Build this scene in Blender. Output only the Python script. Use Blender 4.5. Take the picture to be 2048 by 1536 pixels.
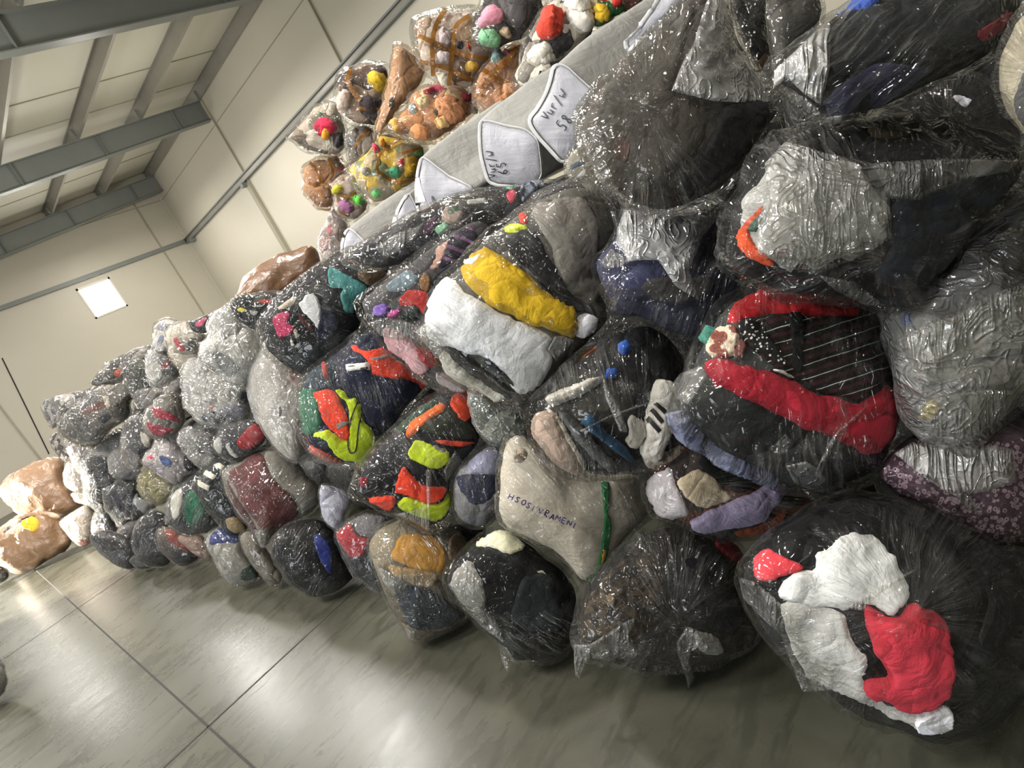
import bpy, bmesh, math, random
import numpy as np
from mathutils import Vector, Matrix
from mathutils.bvhtree import BVHTree
from mathutils.geometry import delaunay_2d_cdt

for _o in list(bpy.data.objects):
    bpy.data.objects.remove(_o)
SC = bpy.context.scene
COL = SC.collection

# ------------------------------------------------------------------ camera
ROT = np.array([[0.597736267823087, -0.6675824382275867, -0.44389755833805256],
                [-0.48999896507108887, 0.13401414945220835, -0.8613601000595938],
                [0.6345174295144588, 0.7323755156444829, -0.2470095863020887]])
FPX = 1224.35
EYE = np.array([0.0, 0.0, 1.6])
FWD = ROT[2]
cam_d = bpy.data.cameras.new('camera')
cam_d.sensor_fit = 'HORIZONTAL'
cam_d.sensor_width = 36.0
cam_d.lens = 36.0 * FPX / 2048.0
cam_d.clip_start = 0.02
cam_d.clip_end = 200
cam = bpy.data.objects.new('camera', cam_d)
COL.objects.link(cam)
_r, _u, _b = ROT[0], -ROT[1], -ROT[2]
cam.matrix_world = Matrix(((_r[0], _u[0], _b[0], EYE[0]), (_r[1], _u[1], _b[1], EYE[1]),
                           (_r[2], _u[2], _b[2], EYE[2]), (0, 0, 0, 1)))
SC.camera = cam

# ------------------------------------------------------------------ world, lamps, exposure
SC.view_settings.view_transform = 'Standard'
SC.view_settings.look = 'None'
SC.view_settings.gamma = 1.0
SC.view_settings.use_curve_mapping = False
SC.view_settings.exposure = 0.45
SC.cycles.transparent_max_bounces = 14
SC.cycles.max_bounces = 5
SC.cycles.diffuse_bounces = 3
SC.cycles.glossy_bounces = 2
SC.cycles.transmission_bounces = 1
SC.cycles.use_adaptive_sampling = True
SC.cycles.adaptive_threshold = 0.08
SC.cycles.sample_clamp_indirect = 6.0
W = bpy.data.worlds.new('world')
SC.world = W
W.use_nodes = True
W.node_tree.nodes['Background'].inputs['Color'].default_value = (0.75, 0.85, 1.0, 1)
W.node_tree.nodes['Background'].inputs['Strength'].default_value = 0.6


def high_bay(loc, power, size, roof_fill, color=(1.0, 0.955, 0.90)):
    """a high-bay lamp: its disc shines down, an added point light below it brightens the roof and upper walls"""
    d = bpy.data.lights.new('high_bay_light', 'AREA')
    d.shape = 'DISK'
    d.size = size
    d.energy = power
    d.color = color
    o = bpy.data.objects.new('high_bay_light', d)
    o.location = loc
    COL.objects.link(o)
    if roof_fill:
        d = bpy.data.lights.new('roof_fill_light', 'POINT')  # added fill, lifts the roof and upper walls
        d.shadow_soft_size = 0.3
        d.energy = roof_fill
        d.color = color
        o = bpy.data.objects.new('roof_fill_light', d)
        o.location = (loc[0], loc[1], loc[2] - 1.4)
        COL.objects.link(o)


for x, y, p, q in [(2.6, 5.0, 480, 0), (3.4, 14.0, 440, 200), (3.0, 21.0, 330, 200),
                   (-3.6, 3.2, 560, 0), (-1.5, -2.6, 300, 0), (-3.6, 7.5, 660, 0), (-3.6, 14.0, 360, 0), (-3.6, 22.0, 330, 150),  # the lamp behind the camera is an added fill for the near floor
                   (9.0, 20.0, 240, 140), (9.0, 27.5, 210, 90), (9.0, 8.0, 240, 90)]:
    high_bay((x, y, 8.6), p, 0.6 if 2 < x < 5 else 1.4, q)
# added fill light at an invented opening in the left wall, brightening the pile fronts
dd_ = bpy.data.lights.new('front_fill', 'AREA')
dd_.shape = 'RECTANGLE'
dd_.size, dd_.size_y = 7.6, 4.8
dd_.energy = 820
dd_.color = (0.93, 0.97, 1.0)
do = bpy.data.objects.new('front_fill', dd_)
do.location = (-12.35, 5.0, 2.5)
do.rotation_euler = (math.pi / 2, 0, -math.pi / 2)
COL.objects.link(do)
# low sun through the loading door of the left wall
sd = bpy.data.lights.new('sunbeam', 'SPOT')
sd.energy = 260000
sd.color = (1.0, 0.93, 0.8)
sd.spot_size = math.radians(7.5)
sd.spot_blend = 0.25
sd.shadow_soft_size = 0.12
so = bpy.data.objects.new('sunbeam', sd)
so.location = (-14.4, 29.4, 6.3)
so.rotation_euler = (Vector((0.25, 11.6, 0.35)) - so.location).to_track_quat('-Z', 'Y').to_euler()
COL.objects.link(so)


# ------------------------------------------------------------------ helpers: rays, noise
def ray(px):
    """pixel(s) (N,2) -> directions with unit forward component"""
    px = np.atleast_2d(np.asarray(px, float))
    c = np.column_stack([(px[:, 0] - 1024) / FPX, (px[:, 1] - 768) / FPX, np.ones(len(px))])
    return c @ ROT


def pix(P):
    c = (np.atleast_2d(P) - EYE) @ ROT.T
    return c[:, :2] / c[:, 2:3] * FPX + np.array([1024, 768])


def on_slope(px, a, k):
    """forward distance at which the pixel's ray meets the leaning pile face X = a + k z"""
    d = ray(px)[0]
    return (a + k * EYE[2]) / (d[0] - k * d[2])


def _hash(i, j, k, seed):
    h = (i * 73856093) ^ (j * 19349663) ^ (k * 83492791) ^ (seed * 40503 + 12345)
    h = (h ^ (h >> 13)) * 1274126177 & 0xffffffff
    h = (h ^ (h >> 16)) * 2246822519 & 0xffffffff
    return ((h ^ (h >> 15)) & 0xffffff) / 8388607.5 - 1.0


def vnoise(p, seed=0):
    p = np.asarray(p, float)
    i = np.floor(p).astype(np.int64)
    f = p - i
    f = f * f * (3 - 2 * f)
    out = 0
    for dx in (0, 1):
        wx = f[:, 0] if dx else 1 - f[:, 0]
        for dy in (0, 1):
            wy = f[:, 1] if dy else 1 - f[:, 1]
            for dz in (0, 1):
                wz = f[:, 2] if dz else 1 - f[:, 2]
                out = out + wx * wy * wz * _hash(i[:, 0] + dx, i[:, 1] + dy, i[:, 2] + dz, seed)
    return out


def fbm(p, seed=0, octv=3):
    a, s, o = 1.0, 0, 0
    for k in range(octv):
        o = o + a * vnoise(p * 2.03 ** k, seed + k * 17)
        s += a
        a *= 0.5
    return o / s


def ridged(p, seed=0):
    return 1 - np.abs(vnoise(p, seed)) * 2.2


# ------------------------------------------------------------------ helpers: objects
def tag(o, label=None, cat=None, group=None, kind=None):
    if label: o['label'] = label
    if cat: o['category'] = cat
    if group: o['group'] = group
    if kind: o['kind'] = kind
    return o


def mesh_obj(name, verts, faces, mat, parent=None, uv=None, smooth=True, origin=None):
    verts = np.asarray(verts, float)
    if origin is None:
        origin = np.zeros(3)
    me = bpy.data.meshes.new(name)
    me.from_pydata((verts - origin).tolist(), [], faces if isinstance(faces, list) else faces.tolist())
    if uv is not None:
        l = me.uv_layers.new(name='UVMap')
        idx = np.empty(len(me.loops), dtype=np.int32)
        me.loops.foreach_get('vertex_index', idx)
        l.data.foreach_set('uv', np.asarray(uv, np.float32)[idx].ravel())
    if smooth:
        me.polygons.foreach_set('use_smooth', np.ones(len(me.polygons), dtype=bool))
    me.materials.append(mat)
    me.update()
    o = bpy.data.objects.new(name, me)
    COL.objects.link(o)
    if parent is not None:
        o.parent = parent
    else:
        o.location = origin
    return o


def box(name, lo, hi, mat, parent=None, kind=None, bevel=0.0):
    lo, hi = np.array(lo, float), np.array(hi, float)
    bm = bmesh.new()
    bmesh.ops.create_cube(bm, size=1.0)
    for v in bm.verts:
        v.co = Vector((lo + hi) / 2 + np.array(v.co) * (hi - lo))
    if bevel:
        bmesh.ops.bevel(bm, geom=bm.edges[:], offset=bevel, segments=2, affect='EDGES')
    me = bpy.data.meshes.new(name)
    bm.to_mesh(me)
    bm.free()
    me.materials.append(mat)
    o = bpy.data.objects.new(name, me)
    COL.objects.link(o)
    if parent is not None: o.parent = parent
    if kind: o['kind'] = kind
    return o


# ------------------------------------------------------------------ materials
def lin(h):
    v = [int(h[i:i + 2], 16) / 255 for i in (0, 2, 4)]
    return tuple((c / 12.92 if c < 0.04045 else ((c + 0.055) / 1.055) ** 2.4) for c in v) + (1.0,)


class NT:
    def __init__(self, name):
        self.m = bpy.data.materials.new(name)
        self.m.use_nodes = True
        self.t = self.m.node_tree
        self.t.nodes.clear()
        self.out = self.n('ShaderNodeOutputMaterial')

    def n(self, kind, **kw):
        nd = self.t.nodes.new(kind)
        for k, v in kw.items():
            if hasattr(nd, k) and k not in nd.inputs:
                setattr(nd, k, v)
            else:
                self.set(nd.inputs[k], v)
        return nd

    def set(self, sock, v):
        if isinstance(v, bpy.types.NodeSocket):
            self.t.links.new(v, sock)
        else:
            sock.default_value = v

    def math(self, op, a, b=0.0, c=None, clamp=False):
        nd = self.t.nodes.new('ShaderNodeMath')
        nd.operation = op
        nd.use_clamp = clamp
        self.set(nd.inputs[0], a)
        self.set(nd.inputs[1], b)
        if c is not None: self.set(nd.inputs[2], c)
        return nd.outputs[0]

    def ramp(self, fac, stops, interp='LINEAR'):
        nd = self.t.nodes.new('ShaderNodeValToRGB')
        nd.color_ramp.interpolation = interp
        el = nd.color_ramp.elements
        while len(el) < len(stops): el.new(0.5)
        for e, (p, c) in zip(el, stops):
            e.position = p
            e.color = c if len(c) == 4 else (*c, 1)
        self.set(nd.inputs[0], fac)
        return nd.outputs[0]

    def mixc(self, fac, a, b, mode='MIX'):
        nd = self.t.nodes.new('ShaderNodeMix')
        nd.data_type = 'RGBA'
        nd.blend_type = mode
        self.set(nd.inputs[0], fac)
        self.set(nd.inputs[6], a)
        self.set(nd.inputs[7], b)
        return nd.outputs[2]

    def coords(self, which='Object', scale=(1, 1, 1), rot=0.0, rnd=True):
        tc = self.n('ShaderNodeTexCoord')
        mp = self.n('ShaderNodeMapping')
        mp.inputs['Scale'].default_value = scale
        mp.inputs['Rotation'].default_value = (0, 0, rot)
        v = tc.outputs[which]
        if rnd:
            oi = self.n('ShaderNodeObjectInfo')
            add = self.n('ShaderNodeVectorMath', operation='ADD')
            sc_ = self.math('MULTIPLY', oi.outputs['Random'], 37.0)
            self.t.links.new(v, add.inputs[0])
            self.t.links.new(sc_, add.inputs[1])
            v = add.outputs[0]
        self.t.links.new(v, mp.inputs['Vector'])
        return mp.outputs[0]

    def noise(self, vec, scale, detail=3, dist=0.0, rough=0.55):
        return self.n('ShaderNodeTexNoise', Vector=vec, Scale=scale, Detail=detail, Distortion=dist, Roughness=rough).outputs['Fac']

    def bump(self, h, strength=0.5, dist=0.02, normal=None):
        b = self.n('ShaderNodeBump', Height=h, Strength=strength, Distance=dist)
        if normal is not None: self.t.links.new(normal, b.inputs['Normal'])
        return b.outputs[0]

    def done(self, sh):
        self.t.links.new(sh, self.out.inputs['Surface'])
        return self.m


_mats = {}


def cached(f):
    def g(*a):
        k = (f.__name__,) + a
        if k not in _mats: _mats[k] = f(*a)
        return _mats[k]
    return g


@cached
def plain(name, hexc, rough, metal, bump_amt):
    t = NT(name)
    v = t.coords('Object', rnd=False)
    n = t.noise(v, 1.3, 4)
    c = lin(hexc)
    col = t.mixc(t.ramp(n, [(0.3, (0, 0, 0)), (0.7, (1, 1, 1))]), tuple(x * 0.9 for x in c[:3]) + (1,), c)
    p = t.n('ShaderNodeBsdfPrincipled', Roughness=rough, Metallic=metal)
    t.set(p.inputs['Base Color'], col)
    if bump_amt: t.set(p.inputs['Normal'], t.bump(t.noise(v, 9, 3), bump_amt, 0.01))
    return t.done(p.outputs[0])


@cached
def cloth(hexc, pattern):
    """woven fabric; pattern words: stripe:hex:angle:period:width, dots:hex, floral:hex:hex, melange:hex, plaid:hex"""
    t = NT('fabric_' + hexc)
    uvv = t.coords('UV', rnd=False)
    ov = t.coords('Object')
    c = lin(hexc)
    soft = t.ramp(t.noise(ov, 7, 4), [(0.25, tuple(x * 0.8 for x in c[:3])), (0.75, tuple(min(1, x * 1.12) for x in c[:3]))])
    col = soft
    for pat in filter(None, pattern.split(';')):
        w = pat.split(':')
        if w[0] == 'stripe':
            tc = t.n('ShaderNodeTexCoord')
            mp = t.n('ShaderNodeMapping')
            mp.inputs['Rotation'].default_value = (0, 0, math.radians(float(w[2])))
            t.t.links.new(tc.outputs['UV'], mp.inputs['Vector'])
            nz = t.noise(ov, 5, 2)
            sx = t.n('ShaderNodeSeparateXYZ', Vector=mp.outputs[0]).outputs[0]
            ph = t.math('FRACT', t.math('ADD', t.math('MULTIPLY', sx, 1.0 / float(w[3])), t.math('MULTIPLY', nz, 0.35)))
            m = t.math('LESS_THAN', ph, float(w[4]))
            col = t.mixc(m, col, lin(w[1]))
        elif w[0] == 'dots':
            vo = t.n('ShaderNodeTexVoronoi', Vector=uvv, Scale=float(w[2]))
            m = t.math('LESS_THAN', vo.outputs['Distance'], 0.28)
            col = t.mixc(m, col, lin(w[1]))
        elif w[0] == 'floral':
            vo = t.n('ShaderNodeTexVoronoi', Vector=uvv, Scale=float(w[3]))
            m = t.ramp(vo.outputs['Distance'], [(0.0, (1, 1, 1)), (0.42, (1, 1, 1)), (0.5, (0, 0, 0))])
            col = t.mixc(m, col, lin(w[1]))
            m2 = t.math('LESS_THAN', vo.outputs['Distance'], 0.16)
            col = t.mixc(m2, col, lin(w[2]))
        elif w[0] == 'melange':
            n2 = t.noise(uvv, float(w[2]), 5, 1.0)
            col = t.mixc(t.ramp(n2, [(0.45, (0, 0, 0)), (0.56, (1, 1, 1))]), col, lin(w[1]))
    p = t.n('ShaderNodeBsdfPrincipled', Roughness=0.85)
    t.set(p.inputs['Base Color'], col)
    t.set(p.inputs['Specular IOR Level'], 0.25)
    p.inputs['Sheen Weight'].default_value = 0.04
    fold = t.noise(ov, 8, 2, 0.6)
    fold = t.math('POWER', t.math('SUBTRACT', 1.0, t.math('MULTIPLY', t.math('ABSOLUTE', t.math('SUBTRACT', fold, 0.5)), 7.0), clamp=True), 1.5)
    h = t.math('ADD', t.math('MULTIPLY', t.noise(ov, 20, 4, 1.0), 1.0), t.math('MULTIPLY', fold, -0.35))
    h = t.math('ADD', h, t.math('MULTIPLY', t.noise(ov, 260, 2), 0.05))
    t.set(p.inputs['Normal'], t.bump(h, 0.5, 0.018))
    return t.done(p.outputs[0])


@cached
def clothes(palette, scale):
    """a tight bundle of folded clothes: patches of several fabrics"""
    t = NT('clothes_' + palette[:6])
    cols = palette.split(',')
    ov = t.coords('Object')
    ov2 = t.coords('UV', rnd=False)
    wob = t.n('ShaderNodeTexNoise', Vector=ov, Scale=3.5, Detail=3)
    mixv = t.n('ShaderNodeVectorMath', operation='MULTIPLY_ADD')
    t.t.links.new(wob.outputs['Color'], mixv.inputs[0])
    mixv.inputs[1].default_value = (0.25, 0.25, 0.25)
    t.t.links.new(ov, mixv.inputs[2])
    vo = t.n('ShaderNodeTexVoronoi', Vector=mixv.outputs[0], Scale=scale)
    r = t.n('ShaderNodeSeparateColor', Color=vo.outputs['Color']).outputs[0]
    n = len(cols)
    col = t.ramp(r, [(i / n, lin(c)) for i, c in enumerate(cols)], 'CONSTANT')
    edge = t.n('ShaderNodeTexVoronoi', Vector=mixv.outputs[0], Scale=scale, feature='DISTANCE_TO_EDGE').outputs['Distance']
    p = t.n('ShaderNodeBsdfPrincipled', Roughness=0.85)
    p.inputs['Specular IOR Level'].default_value = 0.25
    t.set(p.inputs['Base Color'], col)
    h = t.math('ADD', t.math('MULTIPLY', t.noise(ov, 11, 4, 1.5), 1.0), t.math('MULTIPLY', t.math('MINIMUM', edge, 0.12), 6.0))
    t.set(p.inputs['Normal'], t.bump(h, 0.6, 0.025))
    return t.done(p.outputs[0])


@cached
def film(haze, tint, rough, crumple, seedless):
    """polythene bag film: see-through, glossy, milky where it bunches"""
    t = NT('plastic_film')
    uvv = t.coords('UV', rnd=False)
    ov = t.coords('Object')
    wv = t.n('ShaderNodeTexNoise', Vector=ov, Scale=5.0, Detail=2)

    def streaks(sx, sy, wob, width):
        st = t.n('ShaderNodeMapping', Vector=uvv)
        st.inputs['Scale'].default_value = (sx, sy, 1.0)
        ad = t.n('ShaderNodeVectorMath', operation='MULTIPLY_ADD')
        t.t.links.new(wv.outputs['Color'], ad.inputs[0])
        ad.inputs[1].default_value = (wob, wob, wob)
        t.t.links.new(st.outputs[0], ad.inputs[2])
        n_ = t.noise(ad.outputs[0], 1.0, 1, 0.3)
        r_ = t.math('MULTIPLY', t.math('ABSOLUTE', t.math('SUBTRACT', n_, 0.5)), width)
        return t.math('POWER', t.math('SUBTRACT', 1.0, r_, clamp=True), 2.0)

    s1 = streaks(20.0, 2.6, 1.3, 9.0)
    s2 = streaks(55.0, 6.0, 2.6, 9.0)
    cr2 = t.noise(ov, 16, 1, 1.8)
    crr = t.math('POWER', t.math('SUBTRACT', 1.0, t.math('MULTIPLY', t.math('ABSOLUTE', t.math('SUBTRACT', cr2, 0.5)), 9.0), clamp=True), 2.0)
    fac = t.n('ShaderNodeTexVoronoi', Vector=ov, Scale=22.0).outputs['Distance']
    patchm = t.ramp(t.noise(ov, 4.5, 2), [(0.47, (0, 0, 0)), (0.62, (1, 1, 1))])
    patch2 = t.ramp(t.noise(ov, 3.4, 1, 0.6), [(0.40, (0, 0, 0)), (0.66, (1, 1, 1))])
    st_all = t.math('MULTIPLY', t.math('ADD', s1, t.math('MULTIPLY', s2, 0.5)), patchm)
    h = t.math('MULTIPLY', st_all, 0.8)
    h = t.math('ADD', h, t.math('MULTIPLY', crr, 0.22 * crumple))
    h = t.math('ADD', h, t.math('MULTIPLY', fac, 0.35 * crumple))
    h = t.math('ADD', h, t.math('MULTIPLY', t.noise(ov, 9, 2), 0.9))
    nrm = t.bump(h, 1.0, 0.020)
    fr = t.n('ShaderNodeFresnel', IOR=1.5)
    t.t.links.new(nrm, fr.inputs['Normal'])
    gl = t.n('ShaderNodeBsdfGlossy', Roughness=rough, Normal=nrm)
    gl.inputs['Color'].default_value = (1, 1, 1, 1)
    tr = t.n('ShaderNodeBsdfTransparent')
    tr.inputs['Color'].default_value = lin(tint)
    df = t.n('ShaderNodeBsdfDiffuse', Normal=nrm)
    df.inputs['Color'].default_value = (0.70, 0.70, 0.68, 1)
    lw = t.n('ShaderNodeLayerWeight', Blend=0.2)
    hz = t.math('MULTIPLY', t.math('ADD', 0.35, t.math('MULTIPLY', patch2, 1.3)), haze)
    hz = t.math('ADD', hz, t.math('MULTIPLY', t.math('POWER', lw.outputs['Facing'], 3.0), 0.05))
    hz = t.math('ADD', hz, t.math('MULTIPLY', st_all, 0.08 + haze * 0.6))
    hz = t.math('ADD', hz, t.math('MULTIPLY', crr, haze * 0.7), clamp=True)
    m1 = t.n('ShaderNodeMixShader')
    t.set(m1.inputs[0], hz)
    t.t.links.new(tr.outputs[0], m1.inputs[1])
    t.t.links.new(df.outputs[0], m1.inputs[2])
    m2 = t.n('ShaderNodeMixShader')
    t.set(m2.inputs[0], t.math('MINIMUM', t.math('MULTIPLY', fr.outputs[0], 0.62 + haze * 7.0), 0.38))
    t.t.links.new(m1.outputs[0], m2.inputs[1])
    t.t.links.new(gl.outputs[0], m2.inputs[2])
    return t.done(m2.outputs[0])


FILMS = {'clear': (0.0, 'f8f8f6', 0.075, 0.5), 'soft': (0.012, 'f4f4f1', 0.085, 0.7),
         'milky': (0.09, 'f0f0ec', 0.09, 1.2), 'crumple': (0.17, 'eeeeea', 0.09, 2.0),
         'dusty': (0.035, 'efece6', 0.09, 2.2), 'veil': (0.26, 'eaeae6', 0.10, 0.7), 'amber': (0.02, 'f2eadf', 0.12, 0.8),
         'flap': (0.09, 'f2f2ee', 0.08, 0.8)}


def film_mat(kind):
    return film(*FILMS[kind], '')


@cached
def tape_mat(hexc):
    t = NT('brown_tape')
    ov = t.coords('Object')
    nrm = t.bump(t.noise(ov, 14, 3, 1.0), 0.5, 0.02)
    p = t.n('ShaderNodeBsdfPrincipled', Roughness=0.2, Normal=nrm)
    p.inputs['Base Color'].default_value = lin(hexc)
    tr = t.n('ShaderNodeBsdfTransparent')
    tr.inputs['Color'].default_value = lin('c09060')
    m = t.n('ShaderNodeMixShader')
    m.inputs[0].default_value = 0.68
    t.t.links.new(tr.outputs[0], m.inputs[1])
    t.t.links.new(p.outputs[0], m.inputs[2])
    return t.done(m.outputs[0])


@cached
def sacking(hexc, weave):
    t = NT('sacking')
    ov = t.coords('Object')
    uvv = t.coords('UV', rnd=False)
    n = t.noise(ov, 4, 5)
    c = lin(hexc)
    col = t.ramp(n, [(0.3, tuple(x * 0.82 for x in c[:3])), (0.65, c[:3])])
    p = t.n('ShaderNodeBsdfPrincipled', Roughness=0.6 if weave else 0.85)
    t.set(p.inputs['Base Color'], col)
    st = t.n('ShaderNodeMapping', Vector=uvv)
    st.inputs['Scale'].default_value = (5.0, 40.0, 1.0)
    h = t.math('ADD', t.math('MULTIPLY', t.noise(ov, 9, 4, 1.0), 1.0), t.math('MULTIPLY', t.noise(st.outputs[0], 1.0, 2), 0.35))
    t.set(p.inputs['Normal'], t.bump(h, 0.5, 0.02))
    return t.done(p.outputs[0])


@cached
def kraft(hexc):
    t = NT('brown_paper')
    ov = t.coords('Object')
    nrm = t.bump(t.math('ADD', t.noise(ov, 4, 4, 1.5), t.math('MULTIPLY', t.n('ShaderNodeTexVoronoi', Vector=ov, Scale=6.0).outputs['Distance'], 0.6)), 0.6, 0.04)
    c = lin(hexc)
    col = t.ramp(t.noise(ov, 3, 4), [(0.3, tuple(x * 0.85 for x in c[:3])), (0.7, c[:3])])
    p = t.n('ShaderNodeBsdfPrincipled', Roughness=0.33, Normal=nrm)
    t.set(p.inputs['Base Color'], col)
    return t.done(p.outputs[0])


# ------------------------------------------------------------------ traced outlines
TILE = {'A': (550, 0, .29297), 'B': (1050, 0, .29297), 'C': (1448, 0, .29297), 'D': (0, 550, .24414), 'E': (0, 850, .24414),
        'F': (300, 550, .19531), 'G': (300, 850, .24414), 'H': (600, 400, .29297), 'I': (1000, 350, .29297), 'J': (1448, 300, .29297),
        'K': (600, 800, .29297), 'L': (1000, 700, .29297), 'M': (1448, 650, .29297), 'N': (850, 1050, .34180), 'O': (1448, 1000, .34904),
        'W': (0, 0, 1), 'P': (250, 300, .22135), 'R': (0, 1050, .3418), 'Q': (1000, 880, .14648), 'S': (950, 150, .18235),
        'U': (780, 300, .08789), 'V': (830, 50, .078125)}


def pts(s):
    out, t = [], TILE['W']
    for w in s.split():
        if ':' in w:
            k, w = w.split(':')
            t = TILE[k]
        x, y = w.split(',')
        out.append((t[0] + float(x) * t[2], t[1] + float(y) * t[2]))
    return np.array(out)


def chaikin(P, n=1, closed=True):
    for _ in range(n):
        Q = np.roll(P, -1, 0) if closed else P[1:]
        A = P if closed else P[:-1]
        P2 = np.empty((2 * len(A), 2))
        P2[0::2] = 0.8 * A + 0.2 * Q
        P2[1::2] = 0.2 * A + 0.8 * Q
        P = P2 if closed else np.vstack([P[:1], P2, P[-1:]])
    return P


def resample(P, n, closed=True):
    Q = np.vstack([P, P[:1]]) if closed else P
    L = np.concatenate([[0], np.cumsum(np.linalg.norm(np.diff(Q, axis=0), axis=1))])
    s = np.linspace(0, L[-1], n + 1)[:-1] if closed else np.linspace(0, L[-1], n)
    return np.column_stack([np.interp(s, L, Q[:, 0]), np.interp(s, L, Q[:, 1])])


def area_centroid(P):
    x, y = P[:, 0], P[:, 1]
    x2, y2 = np.roll(x, -1), np.roll(y, -1)
    cr = x * y2 - x2 * y
    a = cr.sum() / 2
    return abs(a), np.array([((x + x2) * cr).sum(), ((y + y2) * cr).sum()]) / (6 * a)


def inside(P, q):
    x, y = q[:, 0], q[:, 1]
    r = np.zeros(len(q), bool)
    j = len(P) - 1
    for i in range(len(P)):
        xi, yi, xj, yj = *P[i], *P[j]
        r ^= ((yi > y) != (yj > y)) & (x < (xj - xi) * (y - yi) / (yj - yi + 1e-12) + xi)
        j = i
    return r


def edge_dist(P, q):
    A, B = P, np.roll(P, -1, 0)
    d = np.full(len(q), 1e9)
    for a, b in zip(A, B):
        ab = b - a
        t = np.clip(((q - a) @ ab) / (ab @ ab + 1e-9), 0, 1)
        d = np.minimum(d, np.linalg.norm(q - (a + t[:, None] * ab), axis=1))
    return d


def vnormals(V, F):
    n = np.zeros_like(V)
    q = F[:, 3] >= 0
    fn = np.cross(V[F[:, 1]] - V[F[:, 0]], V[F[:, 2]] - V[F[:, 0]])
    for k in range(3): np.add.at(n, F[:, k], fn)
    np.add.at(n, F[q, 3], fn[q])
    return n / (np.linalg.norm(n, axis=1, keepdims=True) + 1e-12)


class Shell:
    """a stuffed bag: its outline in the view, filled out to a closed rounded body of real depth"""

    def __init__(s, outl, c, D, T, nt, nr, seed, grow=1.0, lump=0.03, crease=0.006, ang=0.0, full=0.72, knot=None, clampz=None, sag=0.0):
        B = resample(outl, nt)
        nb = max(8, nr * 2 // 3)
        ph = np.linspace(0, math.pi / 2, nr + 1)[1:]
        rho, dep = np.sin(ph) ** 0.85, np.cos(ph) ** full
        px, off = [c[None]], [np.array([-1.0])]
        for r_, d_ in zip(rho, dep):
            px.append(c + (B - c) * r_ * grow)
            off.append(np.full(nt, -d_))
        phb = np.linspace(math.pi / 2, 0, nb + 1)[1:-1]
        for p_ in phb:
            px.append(c + (B - c) * (math.sin(p_) ** 0.85) * grow)
            off.append(np.full(nt, math.cos(p_) ** full))
        px.append(c[None])
        off.append(np.array([1.0]))
        px, off = np.vstack(px), np.concatenate(off)
        d = ray(px)
        w = ray(c)[0]
        w = w / np.linalg.norm(w)
        front = off <= 0
        V = np.where(front[:, None], EYE + d * (D + T * off)[:, None], EYE + d * D + w * (T * np.maximum(off, 0) * 0.9)[:, None])
        nring = nr + len(phb)
        F = []
        i = np.arange(nt)
        j = (i + 1) % nt
        F.append(np.column_stack([np.zeros(nt, int), 1 + j, 1 + i, -np.ones(nt, int)]))
        for k in range(nring - 1):
            a, b = 1 + k * nt, 1 + (k + 1) * nt
            F.append(np.column_stack([a + i, a + j, b + j, b + i]))
        a = 1 + (nring - 1) * nt
        F.append(np.column_stack([a + i, a + j, np.full(nt, len(V) - 1), -np.ones(nt, int)]))
        F = np.vstack(F)
        N = vnormals(V, F)
        ctr = V.mean(0)
        if ((V - ctr) * N).sum() < 0:
            F = np.where(F[:, 3:4] >= 0, F[:, ::-1], np.column_stack([F[:, 2], F[:, 1], F[:, 0], F[:, 3]]))
            N = -N
        R = T
        m = (px - c) * D / FPX
        kn = c if knot is None else np.asarray(knot, float)
        if ang is None:
            q = (px - kn) * D / FPX
            rr = np.linalg.norm(q, axis=1)
            th = np.arctan2(q[:, 1], q[:, 0])
            U = np.column_stack([th * 0.28, rr])
        else:
            a_ = math.radians(ang)
            U = np.column_stack([m[:, 0] * math.sin(a_) - m[:, 1] * math.cos(a_), m[:, 0] * math.cos(a_) + m[:, 1] * math.sin(a_)])
        back = np.where(front, 0.0, 0.6)
        p3 = np.column_stack([m / max(R, .05), back + off])
        disp = lump * R * 2.6 * fbm(p3 * 1.25, seed, 2) + lump * R * 0.8 * fbm(p3 * 3.2, seed + 5, 2)
        if crease:
            pu = np.column_stack([U[:, 0] * 15, U[:, 1] * 3.2, off * 0.7])
            pu[:, 0] += 0.8 * vnoise(p3 * 2, seed + 3)
            msk = np.clip(vnoise(p3 * 1.7, seed + 9) * 1.3 + 0.55, 0, 1)
            disp = disp + crease * (ridged(pu, seed + 21) * msk * 1.1 + 0.9 * ridged(p3 * 4.5, seed + 33) * (1 - msk) - 0.4)
        V = V + N * disp[:, None]
        if clampz is not None:
            low = V[:, 2] < clampz
            s_ = (EYE[2] - clampz) / (EYE[2] - V[low, 2])
            V[low] = EYE + (V[low] - EYE) * s_[:, None]
        s.V, s.F, s.U, s.m = V, F, U, m

    def faces(s):
        return [f[:3] if f[3] < 0 else f for f in s.F.tolist()]

    def tree(s):
        return BVHTree.FromPolygons(s.V.tolist(), s.faces())


def cast(tree, px, D):
    """points and outward normals where the pixels' rays meet the shell"""
    d = ray(px)
    P, N, H = np.empty((len(px), 3)), np.empty((len(px), 3)), np.ones(len(px), bool)
    o = Vector(EYE)
    for i, v in enumerate(d):
        vv = Vector(v)
        h = tree.ray_cast(o, vv)
        if h[0] is None:
            h = tree.find_nearest(o + vv * D)
            H[i] = False
        n = h[1]
        if n.dot(vv) > 0: n = -n
        P[i], N[i] = h[0], n
    return P, N, H


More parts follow.
